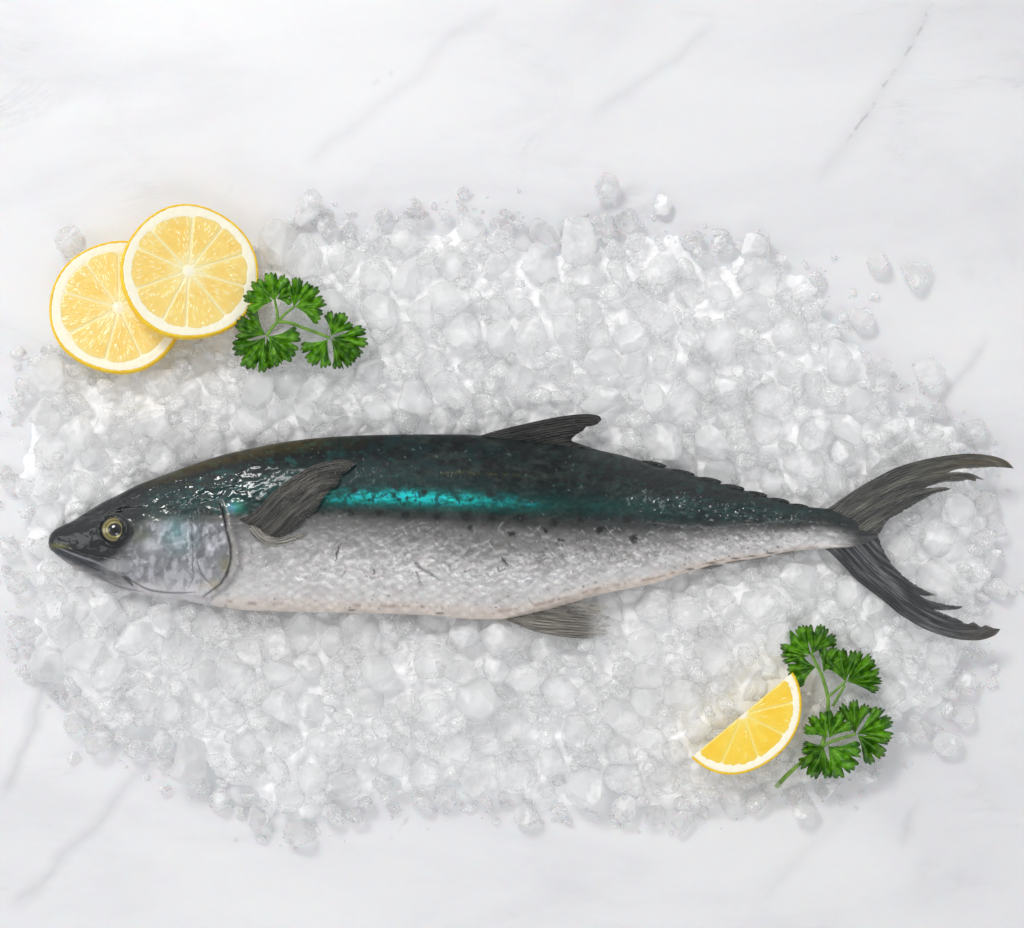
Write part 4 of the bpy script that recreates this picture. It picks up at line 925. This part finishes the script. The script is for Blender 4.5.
# pieces that stand out in the photograph
for x, y, r, lb in [
        (68, 241, 14, 'lone round ice nugget on the marble left of the lower lemon slice'),
        (279, 243, 21, 'big rounded ice nugget just right of the upper lemon slice'),
        (310, 207, 17, 'round ice nugget at the top edge, up and right of the upper lemon slice'),
        (606, 187, 14, 'small sparkling ice nugget lying alone on marble, topmost of all the ice'),
        (662, 205, 11, 'tiny bright ice nugget on marble just right of the topmost one'),
        (578, 238, 23, 'large clear ice nugget at the middle of the top edge of the heap'),
        (755, 245, 20, 'clear round ice nugget on the upper right edge of the heap'),
        (878, 264, 12, 'left one of two small ice bits lying on bare marble at upper right'),
        (917, 275, 14, 'right one of two small ice bits lying on bare marble at upper right'),
        (930, 373, 15, 'single ice nugget on marble well above the tip of the tail'),
        (800, 580, 25, 'largest clear ice nugget, directly under the root of the tail'),
        (656, 606, 23, 'clear round ice nugget with sparkling centre right of the anal fin'),
        (762, 607, 24, 'clear domed ice nugget between anal fin and tail, below left of the largest one'),
        (362, 634, 22, 'pointed clear ice nugget just under the middle of the belly'),
        (302, 634, 20, 'round clear ice nugget under the belly behind the gill cover'),
        (498, 640, 22, 'round clear ice nugget just left of the anal fin'),
        (137, 606, 21, 'clear angular ice nugget directly under the gill cover and jaw'),
        (940, 655, 22, 'clear ice nugget just under the lower tail lobe'),
        (947, 742, 15, 'lone ice nugget on marble at the lower right of the parsley'),
        (806, 812, 14, 'small ice nugget alone under the cut end of the parsley stem'),
        (963, 716, 13, 'small ice nugget at the far right edge of the heap'),
        (432, 662, 24, 'tall clear ice nugget below the belly, left of the anal fin'),
        (480, 775, 24, 'bright ice nugget at the bottom edge of the heap, middle'),
        (191, 762, 24, 'bright ice nugget at the lower left edge of the heap'),
        (48, 664, 20, 'ice nugget with a dark rim at the far left edge of the heap'),
        (655, 815, 13, 'small ice nugget at the bottom edge left of the lemon wedge')]:
    put(x, y, r, lb, 'ice pieces that stand apart', z=r * .8 if not inside(x, y) else None)['own'] = 1
def region(x, y):
    if x > 640 and y > 640: return 'wedge'
    if x > 815: return 'tail'
    if x < 200 and y < 640: return 'left'
    return 'back' if y < 540 else 'belly'
cand = []
tries = 0
while len(placed) < 299 and tries < 26000:
    tries += 1
    x = rd.uniform(0, 1010); y = rd.uniform(185, 845)
    ins_ = inside(x, y)
    if not ins_ and edge_d(x, y) > 6: continue
    e_ = edge_d(x, y)
    if e_ < 34 and rd.random() < .5: continue
    r = rd.uniform(15, 23) * (1.0 if e_ > 25 else .72)
    if hidden(x, y, r): continue
    sp_ = 1.30 if tries < 14000 else 1.1
    if any((x - a_) ** 2 + (y - b_) ** 2 < (max(r, c_) * sp_) ** 2 for a_, b_, c_ in placed): continue
    if y < 210 or (x < 110 and y < 330) or (x > 880 and y < 400): continue
    lb, gp = GROUPS[region(x, y)]
    put(x, y, r, lb, gp)
LAND = [(48, 543, 'the snout'), (205, 600, 'the gill cover bottom'), (350, 614, 'the mid belly'), (600, 418, 'the dorsal fin tip'), (475, 434, 'the dorsal fin front'),
        (605, 630, 'the anal fin tip'), (835, 505, 'the tail root'), (1012, 464, 'the upper tail tip'), (998, 632, 'the lower tail tip'), (878, 536, 'the tail fork'),
        (118, 306, 'the lower lemon slice'), (190, 270, 'the upper lemon slice'), (300, 322, 'the small parsley sprig'), (741, 716, 'the lemon wedge'), (832, 690, 'the large parsley sprig'),
        (150, 478, 'the head top'), (330, 437, 'the mid back')]
DIRS = ['right of', 'above and right of', 'straight above', 'above and left of', 'left of', 'below and left of', 'straight below', 'below and right of']
RANK = ['nearest', 'second nearest', 'third nearest', 'fourth nearest', 'fifth nearest', 'sixth nearest', 'seventh nearest', 'eighth nearest', 'ninth nearest', 'tenth nearest', 'eleventh nearest', 'twelfth nearest', 'thirteenth nearest', 'fourteenth nearest', 'fifteenth nearest', 'sixteenth nearest', 'seventeenth nearest', 'eighteenth nearest', 'nineteenth nearest', 'twentieth nearest']
buckets = {}
for o, (x, y, r) in zip(NUG, placed):
    d_, lx, ly, nm = min((math.hypot(x - a_, y - b_), a_, b_, n_) for a_, b_, n_ in LAND)
    sec = int(round(math.degrees(math.atan2(ly - y, x - lx)) / 45)) % 8
    buckets.setdefault((nm, sec), []).append((d_, o, r))
for (nm, sec), ls_ in buckets.items():
    for q, (d_, o, r) in enumerate(sorted(ls_, key=lambda t_: t_[0])):
        if o.get('own'): del o['own']; continue
        o['label'] = '%s ice nugget %s %s, %s' % ('large' if r > 21 else 'small' if r < 17 else 'mid-sized', DIRS[sec], nm, RANK[min(q, 19)])
for o in PROTO: bpy.data.objects.remove(o)

# the uncountable rest: an under layer of packed white ice, and shattered bits between and on top of the nuggets
Vs, Fs, nV = [], [], 0
base_small = [nugget(IV2, 900 + k, 9, .08) for k in range(8)]
def rot_rand():
    return np.array(Euler((rd.uniform(0, 6.28), rd.uniform(0, 6.28), rd.uniform(0, 6.28))).to_matrix())
def crumb(x, y, z, r, flat=1.0):
    global nV
    V = base_small[rd.randrange(8)] @ rot_rand().T * np.array([r, r * rd.uniform(.7, 1), r * flat])
    k = (D - z) / D
    Vs.append((V + np.array([(x - 512) * k, (464 - y) * k, z])) * S); Fs.append(IF2 + nV); nV += len(V)
n_under = n_bits = 0
gs = 1.6
bx_ = np.arange(0, 1012, gs); by_ = np.arange(186, 846, gs)
BX, BY = np.meshgrid(bx_, by_)
ins = np.zeros(BX.shape, bool)
for (ax, ay), (bx2, by2) in zip(ICE, np.roll(ICE, -1, 0)):
    c1 = (ay > BY) != (by2 > BY)
    if ay != by2: ins ^= c1 & (BX < (bx2 - ax) * (BY - ay) / (by2 - ay) + ax)
ed_, _ = seg_dist(BX, BY, np.vstack([ICE, ICE[:1]])); ed_ = np.where(ins, ed_, -ed_) - 46 * (fbm(BX / 26, BY / 26, 79, 3) - .42)
lump = np.zeros(BX.shape)
for _ in range(4200):
    x = rd.uniform(0, 1010); y = rd.uniform(186, 845); r = rd.uniform(7, 15)
    a0, a1 = max(0, int((x - r) / gs)), int((x + r) / gs) + 1; b0, b1 = max(0, int((y - 186 - r) / gs)), int((y - 186 + r) / gs) + 1
    q_ = ((BX[b0:b1, a0:a1] - x) ** 2 + (BY[b0:b1, a0:a1] - y) ** 2) / r ** 2
    lump[b0:b1, a0:a1] = np.maximum(lump[b0:b1, a0:a1], (np.clip(1.25 - 1.25 * np.sqrt(q_), 0, .8) + .25 * rd.uniform(-1, 1) * (BX[b0:b1, a0:a1] - x) / r) * r * .55 * (q_ < 1) + rd.uniform(-1, 1.5) * (q_ < 1))
BZ = np.interp(ed_, [14, 40, 80, 130], [0, 7, 16, 20]) + lump * np.clip((ed_ - 14) / 26, 0, 1) + 2.0 * (fbm(BX / 7, BY / 7, 77) - .5) * np.clip((ed_ - 14) / 10, 0, 1)
bwf = fish_w(BX, BY); thk = half_thick(np.clip(BX, 48.3, 877.9)); under = (np.abs(bwf) < 1) & (BX > 49) & (BX < 877)
BZ = np.where(under, np.minimum(BZ, np.interp(BX, *ZC) - thk * prof(bwf) - 2), BZ)
for (lx, ly, lr, lz) in ((117.5, 305.5, 70, 16), (189.5, 269.5, 70, 26), (741, 716, 66, 22), (800, 765, 16, 14)):
    BZ = np.where(np.hypot(BX - lx, BY - ly) < lr, np.minimum(BZ, lz), BZ)
BZ = np.maximum(BZ - 1.2, -2.5)
keep = ed_ > 12; idx = -np.ones(BX.shape, int); idx[keep] = np.arange(keep.sum())
kk = keep[:-1, :-1] & keep[1:, :-1] & keep[:-1, 1:] & keep[1:, 1:]
Fb = np.stack([idx[1:, :-1][kk], idx[1:, 1:][kk], idx[:-1, 1:][kk], idx[:-1, :-1][kk]], -1)
bed = mesh_np('ice_bed', Wn(BX[keep], BY[keep], BZ[keep]), Fb, M_BED)
bed['kind'] = 'stuff'; bed['label'] = 'packed white ice under the larger nuggets'; bed['category'] = 'packed ice'
Vs, Fs, nV = [], [], 0
filled = list(placed)
for _ in range(9000):    # middling pieces wedged into the gaps
    x = rd.uniform(0, 1010); y = rd.uniform(190, 845); r = rd.uniform(7, 14)
    if not inside(x, y) or hidden(x, y, r) or (edge_d(x, y) < 30 and rd.random() < .6): continue
    if any((x - a_) ** 2 + (y - b_) ** 2 < (c_ * .80 + r * .55) ** 2 for a_, b_, c_ in filled): continue
    c = ceiling(x, y, r * .8); zz = min(heap(x, y) * rd.uniform(.8, 1.05), c - r)
    if zz < r * .4: continue
    crumb(x, y, zz, r); filled.append((x, y, r)); n_under += 1
for _ in range(420):
    x = rd.uniform(0, 1010); y = rd.uniform(190, 845)
    if not inside(x, y): continue
    r = rd.uniform(2.4, 6.5); c = ceiling(x, y, r); zz = min(heap(x, y) * rd.uniform(.7, 1.15), c - r)
    if zz > r * .5 and not hidden(x, y, 3): crumb(x, y, zz, r); n_bits += 1
for _ in range(420):     # slivers strewn round the edge
    i = rd.randrange(len(ICE)); p_, q_ = ICE[i], ICE[(i + 1) % len(ICE)]; t = rd.random(); e_ = rd.gauss(0, 13)
    x = p_[0] + (q_[0] - p_[0]) * t + e_; y = p_[1] + (q_[1] - p_[1]) * t + rd.gauss(0, 9)
    r = rd.choice([1.2, 1.8, 2.5, 3.5, 6]) * rd.uniform(.7, 1.2)
    if ceiling(x, y, 2) > 3 * r and not (x < 262 and y < 330 and not inside(x, y)): crumb(x, y, r * .7, r, .7)
ci = mesh_np('crushed_ice', np.concatenate(Vs), np.concatenate(Fs), M_ICE)
ci['kind'] = 'stuff'; ci['label'] = 'crushed ice fragments filling the heap between the larger nuggets'; ci['category'] = 'crushed ice'
print('ICE placed', len(placed), 'under', n_under, 'bits', n_bits)
